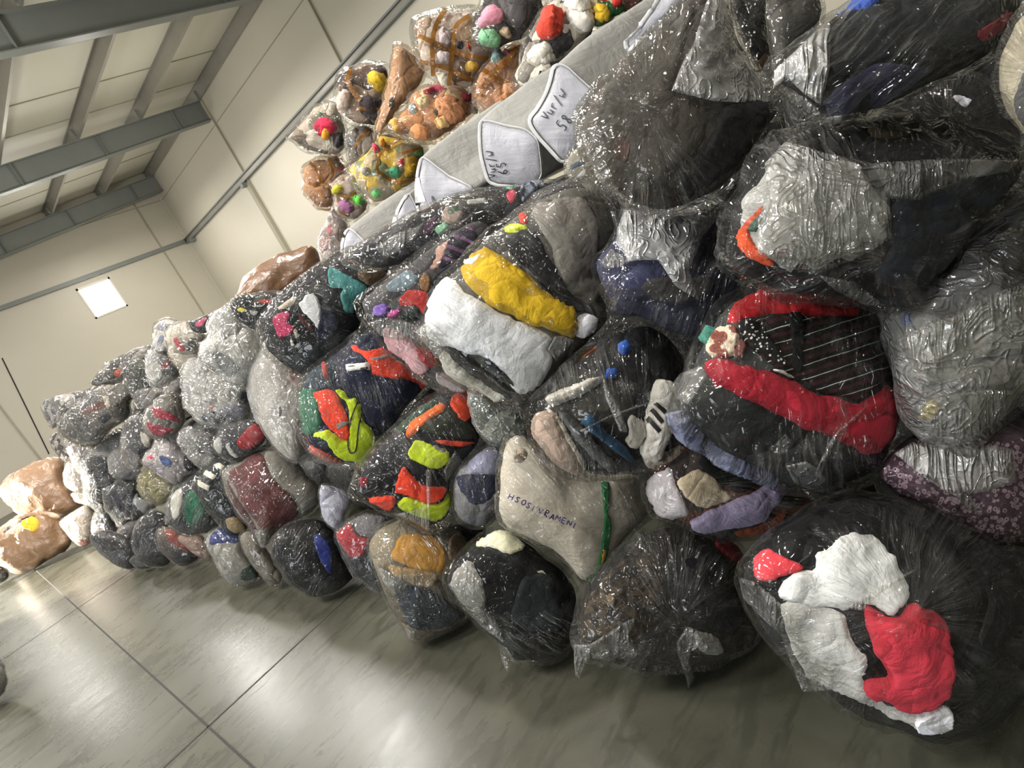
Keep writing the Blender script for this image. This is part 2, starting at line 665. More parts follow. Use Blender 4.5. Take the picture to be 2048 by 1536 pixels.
def patch(root, org, tree, D, poly, mat, name, off=0.012, wr=0.006, seed=0, label=None, dens=16, soft=True, stretch=None, free=False, bulge=0.0, c=None, parent=None):
    """a garment or sheet lying on the shell: its outline, filled, laid on the surface and wrinkled"""
    if soft: poly = chaikin(poly, 1)
    A, cc = area_centroid(poly)
    sp = max(2.2, math.sqrt(A) / dens)
    per = np.linalg.norm(np.diff(np.vstack([poly, poly[:1]]), axis=0), axis=1).sum()
    nb = max(10, int(per / (sp * 0.8)))
    Bd = resample(poly, nb)
    jit = np.column_stack([vnoise(np.column_stack([Bd / (sp * 2.2), np.full(nb, seed)]), 1), vnoise(np.column_stack([Bd / (sp * 2.2), np.full(nb, seed)]), 2)])
    Bd = Bd + jit * sp * (0.5 if soft else 0.12)
    x0, y0 = Bd.min(0)
    x1, y1 = Bd.max(0)
    gx, gy = np.meshgrid(np.arange(x0, x1, sp), np.arange(y0, y1, sp * 0.87))
    gx = gx + (np.arange(gx.shape[0]) % 2)[:, None] * sp * 0.5
    G = np.column_stack([gx.ravel(), gy.ravel()])
    G = G[inside(Bd, G)]
    if len(G): G = G[edge_dist(Bd, G) > sp * 0.55]
    Q = np.vstack([Bd, G])
    ed = [(i, (i + 1) % nb) for i in range(nb)]
    r = delaunay_2d_cdt([Vector(q) for q in Q], ed, [], 1, 1e-5)
    Q = np.array([tuple(v) for v in r[0]])
    F = [list(f) for f in r[2]]
    if not F: return None
    e = np.clip(edge_dist(Bd, Q) / (1.15 * sp), 0, 1)
    P, N, H = cast(tree, Q, D)
    if free:
        d = ray(Q)
        dep = ((P - EYE) @ FWD)
        P = EYE + d * dep[:, None]
        N = -d / np.linalg.norm(d, axis=1, keepdims=True)
    m = (Q - (cc if c is None else c)) * D / FPX
    p3 = np.column_stack([m * 9, np.full(len(m), seed * 1.7)])
    if stretch is not None:
        a_ = math.radians(stretch)
        p3 = np.column_stack([(m[:, 0] * math.sin(a_) - m[:, 1] * math.cos(a_)) * 22, (m[:, 0] * math.cos(a_) + m[:, 1] * math.sin(a_)) * 5, np.full(len(m), seed * 1.7)])
    w = fbm(p3 * 1.6, seed, 3) * 0.7 + 0.7 * (ridged(p3 * 1.7, seed + 4) - 0.5)
    h = off * np.sqrt(e) + 0.7 * wr * w * (0.25 + 0.75 * e) - (0.0 if free else 0.004 * (1 - e))
    if bulge: h = h + bulge * np.clip(edge_dist(Bd, Q) / (edge_dist(Bd, Q).max() + 1e-6), 0, 1) ** 0.5
    P = P + N * h[:, None]
    nF = np.cross(P[F[0][1]] - P[F[0][0]], P[F[0][2]] - P[F[0][0]])
    if nF @ N[F[0][0]] < 0: F = [f[::-1] for f in F]
    o = mesh_obj(name, P, F, mat, parent or root, uv=m, origin=org)
    if label: o['label'] = label
    LAID[label] = BVHTree.FromPolygons(P.tolist(), F)
    LAIDO[label] = o
    return o


LAID, LAIDO = {}, {}


def ribbon(root, org, tree, D, line, wpx, mat, name, off=0.004, label=None, closed=False, smooth=True, sub=3.0, rounded=0.0):
    """a narrow strip that follows the shell: tape, seam, pen stroke; `line` is one polyline or several"""
    V, F = [], []
    for L in (line if isinstance(line, list) else [line]):
        L = np.asarray(L, float)
        if smooth and len(L) > 2: L = chaikin(L, 2, closed)
        n = max(3, int(np.linalg.norm(np.diff(L, axis=0), axis=1).sum() / sub) + 1)
        L = resample(L, n, closed)
        tg = np.roll(L, -1, 0) - np.roll(L, 1, 0)
        if not closed:
            tg[0], tg[-1] = L[1] - L[0], L[-1] - L[-2]
        tg = tg / (np.linalg.norm(tg, axis=1, keepdims=True) + 1e-9)
        nm = np.column_stack([-tg[:, 1], tg[:, 0]]) * wpx / 2
        k = 3
        px = np.vstack([L - nm, L, L + nm])
        P, N, H = cast(tree, px, D)
        if rounded == 0.0 and name == 'handwriting':
            N = np.tile(N.mean(0) / np.linalg.norm(N.mean(0)), (len(N), 1))
        hh = np.concatenate([np.full(n, off), np.full(n, off + rounded), np.full(n, off)])
        P = P + N * hh[:, None]
        b = len(V)
        V += P.tolist()
        for i in range(n if closed else n - 1):
            j = (i + 1) % n
            for q in range(2):
                F.append([b + q * n + i, b + q * n + j, b + (q + 1) * n + j, b + (q + 1) * n + i])
    o = mesh_obj(name, np.array(V), F, mat, root, origin=org)
    if label: o['label'] = label
    return o


def new_root(name, org, label, cat, group):
    r = bpy.data.objects.new(name, None)
    r.empty_display_size = 0.1
    r.location = org
    COL.objects.link(r)
    return tag(r, label, cat, group)


_seed = [0]
BAGS = {}


def bag(key, name, label, outline, pal, film_kind='clear', garments=(), flaps=(), tapes=(), a=1.12, k=0.30, D=None, dd=0.0, thick=0.98,
        floor=False, ang=None, knot=None, lump=0.03, crease=0.005, cat='bag of clothes', group='bags of clothes in the long pile', det=1.0,
        gap=0.010, ext=1.055, pscale=5.0, full=0.72, bundle='clothes_bundle', wr=0.006, ragged=0.018):
    _seed[0] += 7
    sd_ = _seed[0]
    P0 = pts(outline) if isinstance(outline, str) else outline
    A, c = area_centroid(P0)
    P0 = c + (P0 - c) * ext
    P1 = chaikin(P0, 2)
    if ragged:
        P1 = resample(P1, max(80, len(P1)))
        rr_ = math.sqrt(A / math.pi)
        q_ = np.column_stack([P1 / (rr_ * 0.30), np.full(len(P1), sd_ * 1.3)])
        o_ = P1 - c
        P1 = P1 + o_ / (np.linalg.norm(o_, axis=1, keepdims=True) + 1e-6) * (rr_ * ragged * (vnoise(q_, sd_) + 0.6 * np.maximum(0, vnoise(q_ * 1.9, sd_ + 2)) ** 2 * 2))[:, None]
    r_px = math.sqrt(A / math.pi)
    assert len(label.split()) <= 16, label
    # inner radius: half the narrow width
    rin = edge_dist(P1, c[None])[0]
    explicit = D is not None
    if D is None:
        D = on_slope(c, a, k)
    if floor:
        d = ray(P1)
        tf = np.where(d[:, 2] < -0.02, EYE[2] / np.maximum(-d[:, 2], 1e-6), 1e9)
        D = min(D if explicit else 1e9, tf.min() * 0.985)
    D = D + dd
    rm = 0.5 * (r_px + rin) * D / FPX
    T = rm * thick
    nt = int(np.clip(r_px * 0.62, 44, 190) * det)
    nr = int(np.clip(r_px * 0.17, 12, 52) * det)
    cz = 0.006
    gp = min(gap + 0.0018 * len(garments), 0.15 * rm)
    outer = Shell(P1, c, D, T, nt, nr, sd_, 1.0, lump, min(crease, 0.06 * rm), ang, full, knot, cz)
    inner = Shell(P1, c, D, T - gp, nt, nr, sd_, 1 - gp / rm * 0.9, lump, 0.0, ang, full, knot, None if cz is None else 0.012)
    org = EYE + ray(c)[0] * D
    org = np.array([org[0], org[1], outer.V[:, 2].min()])
    root = new_root(name, org, label, cat, group)
    body = mesh_obj(bundle, inner.V, inner.faces(), clothes(pal, pscale) if pal[0] != '@' else pal_mat(pal), root, uv=inner.m, origin=org)
    tin = inner.tree()
    for gi, g in enumerate(garments):
        colr, pat, poly = g[0], g[1], g[2]
        o_ = g[4] if len(g) > 4 else {}
        patch(root, org, tin, D, pts(poly), cloth(colr, pat), o_.get('name', 'garment'), off=min(o_.get('off', 0.010) * 0.75, 0.04 * rm) + 0.0018 * gi * min(1, rm / 0.2),
              wr=o_.get('wr', min(wr, 0.03 * rm)), seed=sd_ + gi, label=g[3] if len(g) > 3 else None, dens=o_.get('dens', 20), soft=o_.get('soft', True),
              stretch=o_.get('stretch'), bulge=o_.get('bulge', 0.0) * (0.5 if o_.get('name', 'garment') == 'garment' else 0.9), c=c)
    tout = None
    if film_kind:
        mesh_obj('plastic_film', outer.V, outer.faces(), film_mat(film_kind), root, uv=outer.U, origin=org)
        tout = outer.tree()
    else:
        tout = tin
    for fi, fl in enumerate(flaps):
        kind, poly = fl[0], fl[1]
        o_ = fl[2] if len(fl) > 2 else {}
        patch(root, org, tout, D, pts(poly), film_mat(kind), 'film_flap', off=o_.get('off', 0.012), wr=0.45 * o_.get('wr', 0.010), seed=sd_ + 50 + fi,
              dens=o_.get('dens', 22), soft=False, free=True, stretch=o_.get('stretch'), c=c)
    for line, wpx in tapes:
        ribbon(root, org, tout, D, pts(line), wpx, tape_mat('7a5426'), 'tape_band', 0.006)
    BAGS[key] = (root, org, tin, tout, D, c)
    return root


def pal_mat(p):
    k, h = p[1:].split(':')
    return {'sack': lambda: sacking(h, 1), 'bale': lambda: sacking(h, 0), 'kraft': lambda: kraft(h)}[k]()


# ------------------------------------------------------------------ pen strokes
GLYPH = {'H': [[(0, 0), (0, 1)], [(.6, 0), (.6, 1)], [(0, .5), (.6, .55)]], 'S': [[(.6, .9), (.3, 1), (.05, .8), (.3, .5), (.55, .25), (.3, 0), (0, .1)]],
         'O': [[(.3, 1), (0, .6), (.1, .1), (.4, 0), (.65, .4), (.55, .9), (.3, 1)]], 'I': [[(.2, 0), (.2, 1)]],
         'V': [[(0, 1), (.3, 0), (.65, 1)]], 'R': [[(0, 0), (0, 1)], [(0, 1), (.5, .95), (.5, .55), (0, .5)], [(.15, .5), (.6, 0)]],
         'A': [[(0, 0), (.3, 1)], [(.3, 1), (.6, 0)], [(.1, .35), (.5, .35)]], 'M': [[(0, 0), (.1, 1), (.4, .3), (.7, 1), (.8, 0)]],
         'E': [[(.55, 1), (0, 1), (0, 0), (.55, 0)], [(0, .5), (.45, .5)]], 'N': [[(0, 0), (0, 1), (.6, 0), (.6, 1)]],
         'T': [[(0, 1), (.7, 1)], [(.35, 1), (.35, 0)]], 'Y': [[(0, 1), (.3, .5), (.6, 1)], [(.3, .5), (.3, 0)]], '-': [[(.1, .5), (.5, .5)]],
         'v': [[(0, 1), (.3, 0), (.7, 1.1)]], 'u': [[(0, .7), (.05, .1), (.3, 0), (.5, .2), (.5, .7), (.55, 0)]], 'r': [[(0, .7), (.1, 0)], [(.05, .45), (.2, .7), (.55, .75)]],
         '/': [[(0, -.3), (.6, 1.2)]], 'w': [[(0, .7), (.15, 0), (.4, .45), (.6, 0), (.95, 1.0)]],
         '5': [[(.6, 1), (.15, 1), (.05, .55), (.45, .5), (.5, .15), (.2, 0), (0, .1)]],
         '8': [[(.35, .5), (.05, .8), (.3, 1), (.55, .8), (.05, .2), (.3, 0), (.6, .2), (.35, .5)]],
         '6': [[(.55, 1), (.1, .5), (.05, .1), (.35, 0), (.55, .25), (.3, .45), (.05, .25)]]}


def writing(key, text, p0, p1, height, wpx, hexc, label=None, side=1):
    root, org, tin, tout, D, c = BAGS[key]
    p0, p1 = pts(p0)[0], pts(p1)[0]
    r = (p1 - p0) / np.linalg.norm(p1 - p0)
    up = np.array([r[1], -r[0]]) * side
    adv = np.linalg.norm(p1 - p0) / len(text)
    lines = []
    for i, ch in enumerate(text):
        for st in GLYPH[ch]:
            lines.append(np.array([p0 + r * (adv * i + x * adv) + up * height * y for x, y in st]))
    ribbon(root, org, tout, D, lines, wpx, plain('ink', hexc, 0.5, 0.0, 0.0), 'handwriting', 0.011, label, sub=0.8)


def bale(key, label, face, X0, length, skew=(-0.28, 0.12)):
    """a sewn cloth bale lying with its end panel to the aisle"""
    _seed[0] += 7
    sd_ = _seed[0]
    P = pts(face)
    A, c = area_centroid(P)
    n = 64
    B = resample(chaikin(P, 1), n)
    t = (X0 / ray(B)[:, 0])
    ring = EYE + ray(B) * t[:, None]
    ctr = EYE + ray(c)[0] * X0 / ray(c)[0][0]
    rings = []
    for r_ in np.linspace(0.12, 1, 9):
        q = ctr + (ring - ctr) * r_
        q[:, 0] -= 0.05 * (1 - r_ ** 3)
        rings.append(q)
    m = 18
    for i in range(1, m + 1):
        s_ = i / m
        k_ = 1 + 0.10 * math.sin(math.pi * s_) ** 0.7
        q = ctr + (ring - ctr) * k_
        q = q + np.array([length * s_, skew[0] * s_, skew[1] * s_])
        rings.append(q)
    for r_ in (0.8, 0.5, 0.15):
        q = ctr + (ring - ctr) * r_ + np.array([length + 0.05 * (1 - r_), skew[0], skew[1]])
        rings.append(q)
    V = np.vstack(rings + [ctr[None] - [0.05, 0, 0], ctr[None] + [length + 0.05, skew[0], skew[1]]])
    V = V + 0.012 * np.column_stack([fbm(V * 5, sd_ + q, 3) for q in range(3)])
    i = np.arange(n)
    j = (i + 1) % n
    F = []
    for k in range(len(rings) - 1):
        F += np.column_stack([k * n + i, k * n + j, (k + 1) * n + j, (k + 1) * n + i]).tolist()
    nv = len(V)
    F += [[nv - 2, b, a_] for a_, b in zip(i.tolist(), j.tolist())]
    e0 = (len(rings) - 1) * n
    F += [[nv - 1, e0 + a_, e0 + b] for a_, b in zip(i.tolist(), j.tolist())]
    V[:, 2] = np.maximum(V[:, 2], 0.01)
    org = np.array([ctr[0], ctr[1], V[:, 2].min()])
    root = new_root('fabric_bale', org, label, 'bale', 'white fabric bales on the pile')
    mesh_obj('bale_cover', V, F, sacking('94938e', 0), root, uv=V[:, [0, 2]], origin=org)  # sides toned darker than the end panel: their shade is in the colour
    tr = BVHTree.FromPolygons(V.tolist(), F)
    D = float((ctr - EYE) @ FWD)
    BAGS[key] = (root, org, tr, tr, D, c)
    patch(root, org, tr, D, c + (B - c) * 0.97, sacking('a6a6ac', 0), 'end_panel', off=0.004, wr=0.004, seed=sd_, dens=22, soft=False)  # same cloth painted lighter, as the light falls on the end
    ribbon(root, org, tr, D, c + (B - c) * 0.955, 3.2, sacking('c6c6c6', 0), 'sewn_seam', 0.007, None, closed=True, smooth=False, rounded=0.014)
    return root

# ================================================================== the hall
def floor_material():
    t = NT('concrete_floor')
    tc = t.n('ShaderNodeTexCoord')
    ov = tc.outputs['Object']
    sp = t.n('ShaderNodeSeparateXYZ', Vector=ov)
    big = t.noise(ov, 1.1, 7, 0.8, 0.68)
    mp = t.n('ShaderNodeMapping', Vector=ov)
    mp.inputs['Scale'].default_value = (1.3, 4.5, 1.0)
    strk = t.noise(mp.outputs[0], 2.2, 6, 0.6, 0.65)
    fine = t.noise(ov, 30, 4)
    col = t.ramp(big, [(0.28, lin('38382f')), (0.5, lin('434339')), (0.72, lin('505046'))])
    col = t.mixc(t.math('MULTIPLY', t.ramp(strk, [(0.40, (1, 1, 1)), (0.50, (0, 0, 0))]), 0.5), col, lin('2e2e28'))
    spots = t.ramp(t.n('ShaderNodeTexVoronoi', Vector=ov, Scale=3.3).outputs['Distance'], [(0.03, (1, 1, 1)), (0.06, (0, 0, 0))])
    col = t.mixc(t.math('MULTIPLY', spots, 0.6), col, lin('3c3a34'))
    crack = t.ramp(t.n('ShaderNodeTexVoronoi', Vector=mp.outputs[0], Scale=0.45, feature='DISTANCE_TO_EDGE').outputs['Distance'], [(0.0, (1, 1, 1)), (0.0035, (0, 0, 0))])
    col = t.mixc(t.math('MULTIPLY', crack, t.ramp(big, [(0.45, (0, 0, 0)), (0.6, (0.55, 0.55, 0.55))])), col, lin('4a483f'))
    p = t.n('ShaderNodeBsdfPrincipled')
    t.set(p.inputs['Base Color'], col)
    t.set(p.inputs['Roughness'], t.math('ADD', t.math('ADD', t.math('MULTIPLY', strk, 0.14), t.math('MULTIPLY', big, 0.16)), 0.13))
    p.inputs['Specular IOR Level'].default_value = 0.24
    h = t.math('ADD', t.math('MULTIPLY', strk, 0.5), t.math('MULTIPLY', fine, 0.15))
    t.set(p.inputs['Normal'], t.bump(h, 0.05, 0.02))
    return t.done(p.outputs[0])


def panel_material(name, hexc, rough):
    t = NT(name)
    tc = t.n('ShaderNodeTexCoord')
    ov = tc.outputs['Object']
    n = t.noise(ov, 0.35, 4)
    c = lin(hexc)
    col = t.ramp(n, [(0.3, tuple(x * 0.93 for x in c[:3])), (0.7, c[:3])])
    p = t.n('ShaderNodeBsdfPrincipled', Roughness=rough)
    t.set(p.inputs['Base Color'], col)
    t.set(p.inputs['Normal'], t.bump(t.noise(ov, 2, 2), 0.08, 0.05))
    return t.done(p.outputs[0])


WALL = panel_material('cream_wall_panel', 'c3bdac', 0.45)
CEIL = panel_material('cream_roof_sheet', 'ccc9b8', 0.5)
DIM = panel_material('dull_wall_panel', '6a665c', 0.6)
STEEL = plain('painted_grey_steel', '7d817c', 0.45, 0.0, 0.0)
GALV = plain('galvanised_steel', '9a968c', 0.4, 0.35, 0.0)
JOINT = plain('panel_joint', 'a39c88', 0.6, 0.0, 0.0)
SLABJ = plain('dark_joint', '1d1c18', 0.8, 0.0, 0.0)
XL, XW, YN, YF = -12.0, 13.2, -7.0, 32.2


def roof_z(x, z0=10.55):
    return z0 + 0.09 * (x - 13.2)


tag(box('floor', (XL, YN, -0.3), (XW, YF, 0.0), floor_material()), kind='structure')
for nm, lo, hi in [('trim_1', (0.194, YN, 0.0), (0.206, YF, 0.0015))] + \
        [('trim_%d' % (i + 2), (XL, y - 0.006, 0.0), (XW, y + 0.006, 0.0015)) for i, y in enumerate((-0.95, 3.58, 8.11, 12.64))]:
    box(nm, lo, hi, SLABJ, kind='structure')
box('wall_right', (XW, YN, -0.3), (XW + 0.3, YF + 0.3, 12.0), WALL, kind='structure')
# far wall with the window opening
wx0, wx1, wz0, wz1 = 7.7, 9.15, 5.62, 7.1
fw = []
for lo, hi in [((XL, -0.3), (-1.5, 12.0)), ((-1.5, -0.3), (0.2, 7.2)), ((-1.5, 9.0), (0.2, 12.0)), ((0.2, -0.3), (wx0, 12.0)), ((wx1, -0.3), (XW, 12.0)), ((wx0, -0.3), (wx1, wz0)), ((wx0, wz1), (wx1, 12.0))]:
    fw.append((lo, hi))
bm = bmesh.new()
for (x0, z0), (x1, z1) in fw:
    r = bmesh.ops.create_cube(bm, size=1.0)
    for v in r['verts']:
        v.co = Vector(((x0 + x1) / 2 + v.co.x * (x1 - x0), YF + 0.15 + v.co.y * 0.3, (z0 + z1) / 2 + v.co.z * (z1 - z0)))
me = bpy.data.meshes.new('wall_far')
bm.to_mesh(me)
bm.free()
me.materials.append(WALL)
o = bpy.data.objects.new('wall_far', me)
COL.objects.link(o)
o['kind'] = 'structure'
# left wall with the sun's door opening and one added for the fill light, near wall behind the camera
bm = bmesh.new()
for (y0, z0), (y1, z1) in [((YN, -0.3), (1.0, 10)), ((1.0, 5.0), (9.0, 10)), ((9.0, -0.3), (24.0, 10)), ((30.0, -0.3), (YF, 10)), ((24.0, 7.4), (30.0, 10))]:
    r = bmesh.ops.create_cube(bm, size=1.0)
    for v in r['verts']:
        v.co = Vector((XL - 0.15 + v.co.x * 0.3, (y0 + y1) / 2 + v.co.y * (y1 - y0), (z0 + z1) / 2 + v.co.z * (z1 - z0)))
me = bpy.data.meshes.new('wall_left')
bm.to_mesh(me)
bm.free()
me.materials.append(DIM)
o = bpy.data.objects.new('wall_left', me)
COL.objects.link(o)
o['kind'] = 'structure'
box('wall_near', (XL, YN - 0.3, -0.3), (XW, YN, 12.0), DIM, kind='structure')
# sloping roof sheet
V = [(XL - .3, YN - .3, roof_z(XL - .3, 10.98)), (XW + .3, YN - .3, roof_z(XW + .3, 10.98)), (XW + .3, YF + .3, roof_z(XW + .3, 10.98)), (XL - .3, YF + .3, roof_z(XL - .3, 10.98))]
V += [(a, b, c + 0.15) for a, b, c in V]
mesh_obj('ceiling', V, [[0, 1, 2, 3], [7, 6, 5, 4], [0, 4, 5, 1], [1, 5, 6, 2], [2, 6, 7, 3], [3, 7, 4, 0]], CEIL, smooth=False)['kind'] = 'structure'


def slope_bar(name, x0, x1, y0, y1, zl, zh, mat, parent=None):
    """bar along X that follows the roof slope; zl, zh: bottom and top at the right wall"""
    V = []
    for x in (x0, x1):
        for y in (y0, y1):
            for z in (zl, zh):
                V.append((x, y, roof_z(x, z)))
    F = [[0, 1, 3, 2], [4, 6, 7, 5], [0, 4, 5, 1], [2, 3, 7, 6], [0, 2, 6, 4], [1, 5, 7, 3]]
    return mesh_obj(name, V, F, mat, parent, smooth=False)


place = ['first rafter, nearest the camera', 'middle rafter, second along the long wall', 'farthest rafter, against the far wall']
for i, y in enumerate((15.5, 24.0, 31.5)):
    r = new_root('roof_rafter', (0, 0, 0), 'deep grey steel I-beam under the roof, ' + place[i], 'beam', 'roof rafters')
    slope_bar('web', XL, 13.18, y - 0.015, y + 0.015, 9.80, 10.52, STEEL, r)
    slope_bar('flange', XL, 13.18, y - 0.14, y + 0.14, 9.77, 9.80, STEEL, r)
    slope_bar('flange', XL, 13.18, y - 0.14, y + 0.14, 10.52, 10.55, STEEL, r)
    for x in ((6.2, 9.0, 11.9) if i else (3.0, 5.4, 10.6)):
        slope_bar('stiffener', x - 0.012, x + 0.012, y - 0.13, y + 0.13, 9.80, 10.52, STEEL, r)
pl = ['running along the top of the long wall', 'second out from the long wall', 'third out from the long wall', 'fourth out from the long wall', 'fifth out from the long wall']
for i, x in enumerate((13.12, 10.70, 8.40, 5.90)):
    r = new_root('roof_purlin', (0, 0, 0), 'galvanised steel roof purlin, ' + pl[i], 'purlin', 'roof purlins')
    z = roof_z(x)
    box('web', (x - 0.02, YN, z + 0.012), (x, YF - 0.01, z + 0.42), GALV, r)
    box('flange', (x - 0.02, YN, z + 0.003), (x + 0.07, YF - 0.01, z + 0.012), GALV, r)
    box('flange', (x - 0.09, YN, z + 0.41), (x, YF - 0.01, z + 0.42), GALV, r)
    for y in (15.5, 24.0, 31.5):
        box('cleat', (x - 0.10, y - 0.30, z + 0.012), (x - 0.02, y - 0.24, z + 0.30), STEEL, r)
# sheeting rails on the walls
r = new_root('sheeting_rail', (0, 0, 0), 'grey steel rail running along the long cream wall above the bags', 'rail', None)
box('channel', (13.02, YN, 7.26), (13.19, YF - 0.02, 7.31), STEEL, r)
box('channel', (13.02, YN, 7.47), (13.19, YF - 0.02, 7.52), STEEL, r)
box('web', (13.10, YN, 7.31), (13.13, YF - 0.02, 7.47), GALV, r)
for y in (24.1, 31.3):
    box('bracket', (12.95, y - 0.12, 7.10), (13.19, y + 0.12, 7.26), STEEL, r)
r = new_root('sheeting_rail', (0, 0, 0), 'thin grey steel rail across the far wall just above the window', 'rail', None)
box('channel', (XL + .02, 32.06, 7.32), (13.0, 32.19, 7.50), STEEL, r)
# panel joints
k = 10
for y in (15.4, 23.75):
    box('trim_%d' % k, (13.12, y - 0.02, 0.0), (13.2, y + 0.02, 10.5), JOINT, kind='structure'); k += 1
box('trim_%d' % k, (13.14, 23.86, 0.0), (13.2, 24.14, 7.2), JOINT, kind='structure'); k += 1
box('trim_%d' % k, (13.17, YN, 9.54), (13.2, YF, 9.565), JOINT, kind='structure'); k += 1
box('trim_%d' % k, (XL, 32.17, 9.54), (13.2, 32.2, 9.565), JOINT, kind='structure'); k += 1
for x in (11.9, 2.9):
    box('trim_%d' % k, (x - 0.03, 32.15, 0.0), (x + 0.03, 32.2, 9.8), JOINT, kind='structure'); k += 1
box('trim_%d' % k, (13.10, 32.1, 0.0), (13.2, 32.2, 10.5), WALL, kind='structure'); k += 1
# roof sheet laps
for y in (9.0, 12.5, 18.3, 21.0, 23.1, 27.0, 29.4):
    o = slope_bar('trim_%d' % k, XL, 13.2, y - 0.02, y + 0.02, 10.955, 10.985, JOINT); k += 1
    o['kind'] = 'structure'
# slanting cable on the far wall
r = mesh_obj('wall_cable', [(x + dx, 32.17 + dy, z) for x, z in ((3.95, 5.6), (3.25, 1.35)) for dx, dy in ((-.02, 0), (.02, 0), (.02, .03), (-.02, .03))],
             [[0, 1, 5, 4], [1, 2, 6, 5], [2, 3, 7, 6], [3, 0, 4, 7], [0, 3, 2, 1], [4, 5, 6, 7]], SLABJ, smooth=False)
tag(r, 'thin dark slanting cable on the far wall below the window', 'cable')
# window: daylight through a frosted pane
t = NT('daylit_pane')
em = t.n('ShaderNodeEmission', Strength=22.0)
em.inputs['Color'].default_value = (1.0, 0.98, 0.92, 1)
PANE = t.done(em.outputs[0])
wf = new_root('window_1', (0, 0, 0), None, None, None)
wf['kind'] = 'structure'
FR = plain('cream_frame', 'dcd6c4', 0.4, 0.0, 0.0)
for lo, hi in [((wx0, wz0), (wx0 + .07, wz1)), ((wx1 - .07, wz0), (wx1, wz1)), ((wx0, wz0), (wx1, wz0 + .07)), ((wx0, wz1 - .10), (wx1, wz1))]:
    box('window_frame', (lo[0], 32.17, lo[1]), (hi[0], 32.32, hi[1]), FR, wf)
box('window_pane', (wx0 + .05, 32.31, wz0 + .05), (wx1 - .05, 32.33, wz1 - .05), PANE, wf)

wf = new_root('window_2', (0, 0, 0), None, None, None)
wf['kind'] = 'structure'
for lo, hi in [((-1.5, 7.2), (-1.43, 9.0)), ((.13, 7.2), (.2, 9.0)), ((-1.5, 7.2), (.2, 7.27)), ((-1.5, 8.9), (.2, 9.0))]:
    box('window_frame', (lo[0], 32.17, lo[1]), (hi[0], 32.32, hi[1]), FR, wf)
box('window_pane', (-1.45, 32.31, 7.25), (.15, 32.33, 8.95), PANE, wf)

# ================================================================== the pile: bags on the floor, from the near end to the far end
BK = '17181b,1e2024,121316,26272b'
GREY = '77777a,8a8a8a,55565a,9a9a98,3a3b3f'
MIX = '3a3b40,8c8a86,1f2125,b9b6b0,5d5b5c,2a3348'
DKMIX = '222327,2f3033,17181b,3d3d40'
BEH = 'bags of clothes in the long pile'

bag('red_white', 'clothing_bag', 'huge clear bag of black, white and red clothes on the floor at the near end',
    'W:1478,1140 1500,1105 1560,1050 1640,1008 1720,992 1830,1005 1910,1040 1990,1080 2080,1130 2130,1240 2100,1360 2010,1440 1915,1475 1890,1478 1830,1466 1750,1440 1660,1400 1590,1335 1530,1275 1488,1210',
    '1b1c1f,232427,17181a', 'clear', [
        ('cfcfcd', '', 'O:300,560 560,600 700,640 740,800 850,920 800,1030 900,1140 1050,1215 1290,1170 1290,1290 1150,1330 1000,1280 800,1180 600,1100 450,1000 380,850 330,700', 'pale grey garment seen through bunched film'),
        ('c23a44', '', 'O:165,340 250,275 330,310 460,375 450,410 340,440 250,475 185,450', 'small red garment'),
        ('e6e8e8', '', 'O:505,290 600,265 650,215 700,180 780,178 860,200 930,260 990,330 1000,370 1060,430 1078,490 1060,590 960,690 830,600 700,640 560,620 420,600 290,560 340,450 420,400 540,385', 'crumpled white garment', {'wr': .012}),
        ('c03645', '', 'O:785,590 830,600 965,690 1060,590 1090,580 1200,630 1270,680 1290,760 1325,930 1310,1060 1280,1130 1180,1190 1050,1215 980,1190 930,1130 860,1140 780,1090 790,1030 850,1000 960,1010 850,880 820,740', 'large red garment', {'bulge': .02}),
        ('e8e8ee', '', 'O:1070,1240 1180,1190 1290,1170 1295,1270 1220,1310 1100,1320', 'white roll of cloth'),
    ], [('milky', 'O:80,440 180,470 290,560 420,700 500,900 640,960 620,1090 450,1100 390,950 330,780 200,660 110,560'),
        ('flap', 'O:690,620 880,500 1095,395 1080,420 890,540 800,640', {'wr': .004})], floor='min', D=1.36, thick=0.88, crease=0.007, lump=.05, det=1.1)

bag('brown_fur', 'clothing_bag', 'clear bag of brown fur and black clothes on the floor, below the lavender bag',
    'N:868,640 885,560 940,370 1040,250 1150,140 1250,50 1400,0 1600,10 1750,60 1860,150 1870,280 1850,380 1900,500 1950,640 1930,690 1850,745 1700,800 1560,842 1400,855 1250,855 1150,812 1080,800 980,790 890,720',
    '26221e,2e2924,1d1c1b', 'soft', [
        ('3f3529', 'melange:1c1815:26', 'N:890,700 900,560 1000,330 1130,200 1330,170 1400,300 1420,520 1300,650 1100,760 960,770', 'brown fur patterned cloth'),
        ('16171a', '', 'N:1380,250 1480,120 1680,100 1800,260 1820,420 1880,560 1800,640 1600,620 1460,520', 'black garment'),
        ('7d2026', '', 'N:1700,70 1790,90 1850,160 1860,250 1780,200 1690,120', 'dark red garment'),
        ('8b8b88', '', 'N:1560,610 1700,640 1760,740 1600,745', 'grey garment'),
        ('6b5d4a', '', 'N:1060,420 1095,390 1125,420 1115,470 1080,480', 'pale rose shaped pattern on the fur')],
    [('flap', 'N:870,700 990,700 965,780 905,905 880,880 872,800'), ('flap', 'N:1470,690 1530,590 1590,610 1680,735 1560,745 1550,800 1592,890 1542,958 1512,850 1480,760', {'off': .03}),
     ('milky', 'N:960,700 1060,640 1180,560 1240,540 1200,650 1250,760 1080,800 980,780')],
    floor='min', thick=0.85, ang=None, knot=pts('N:1470,590')[0], crease=0.009)

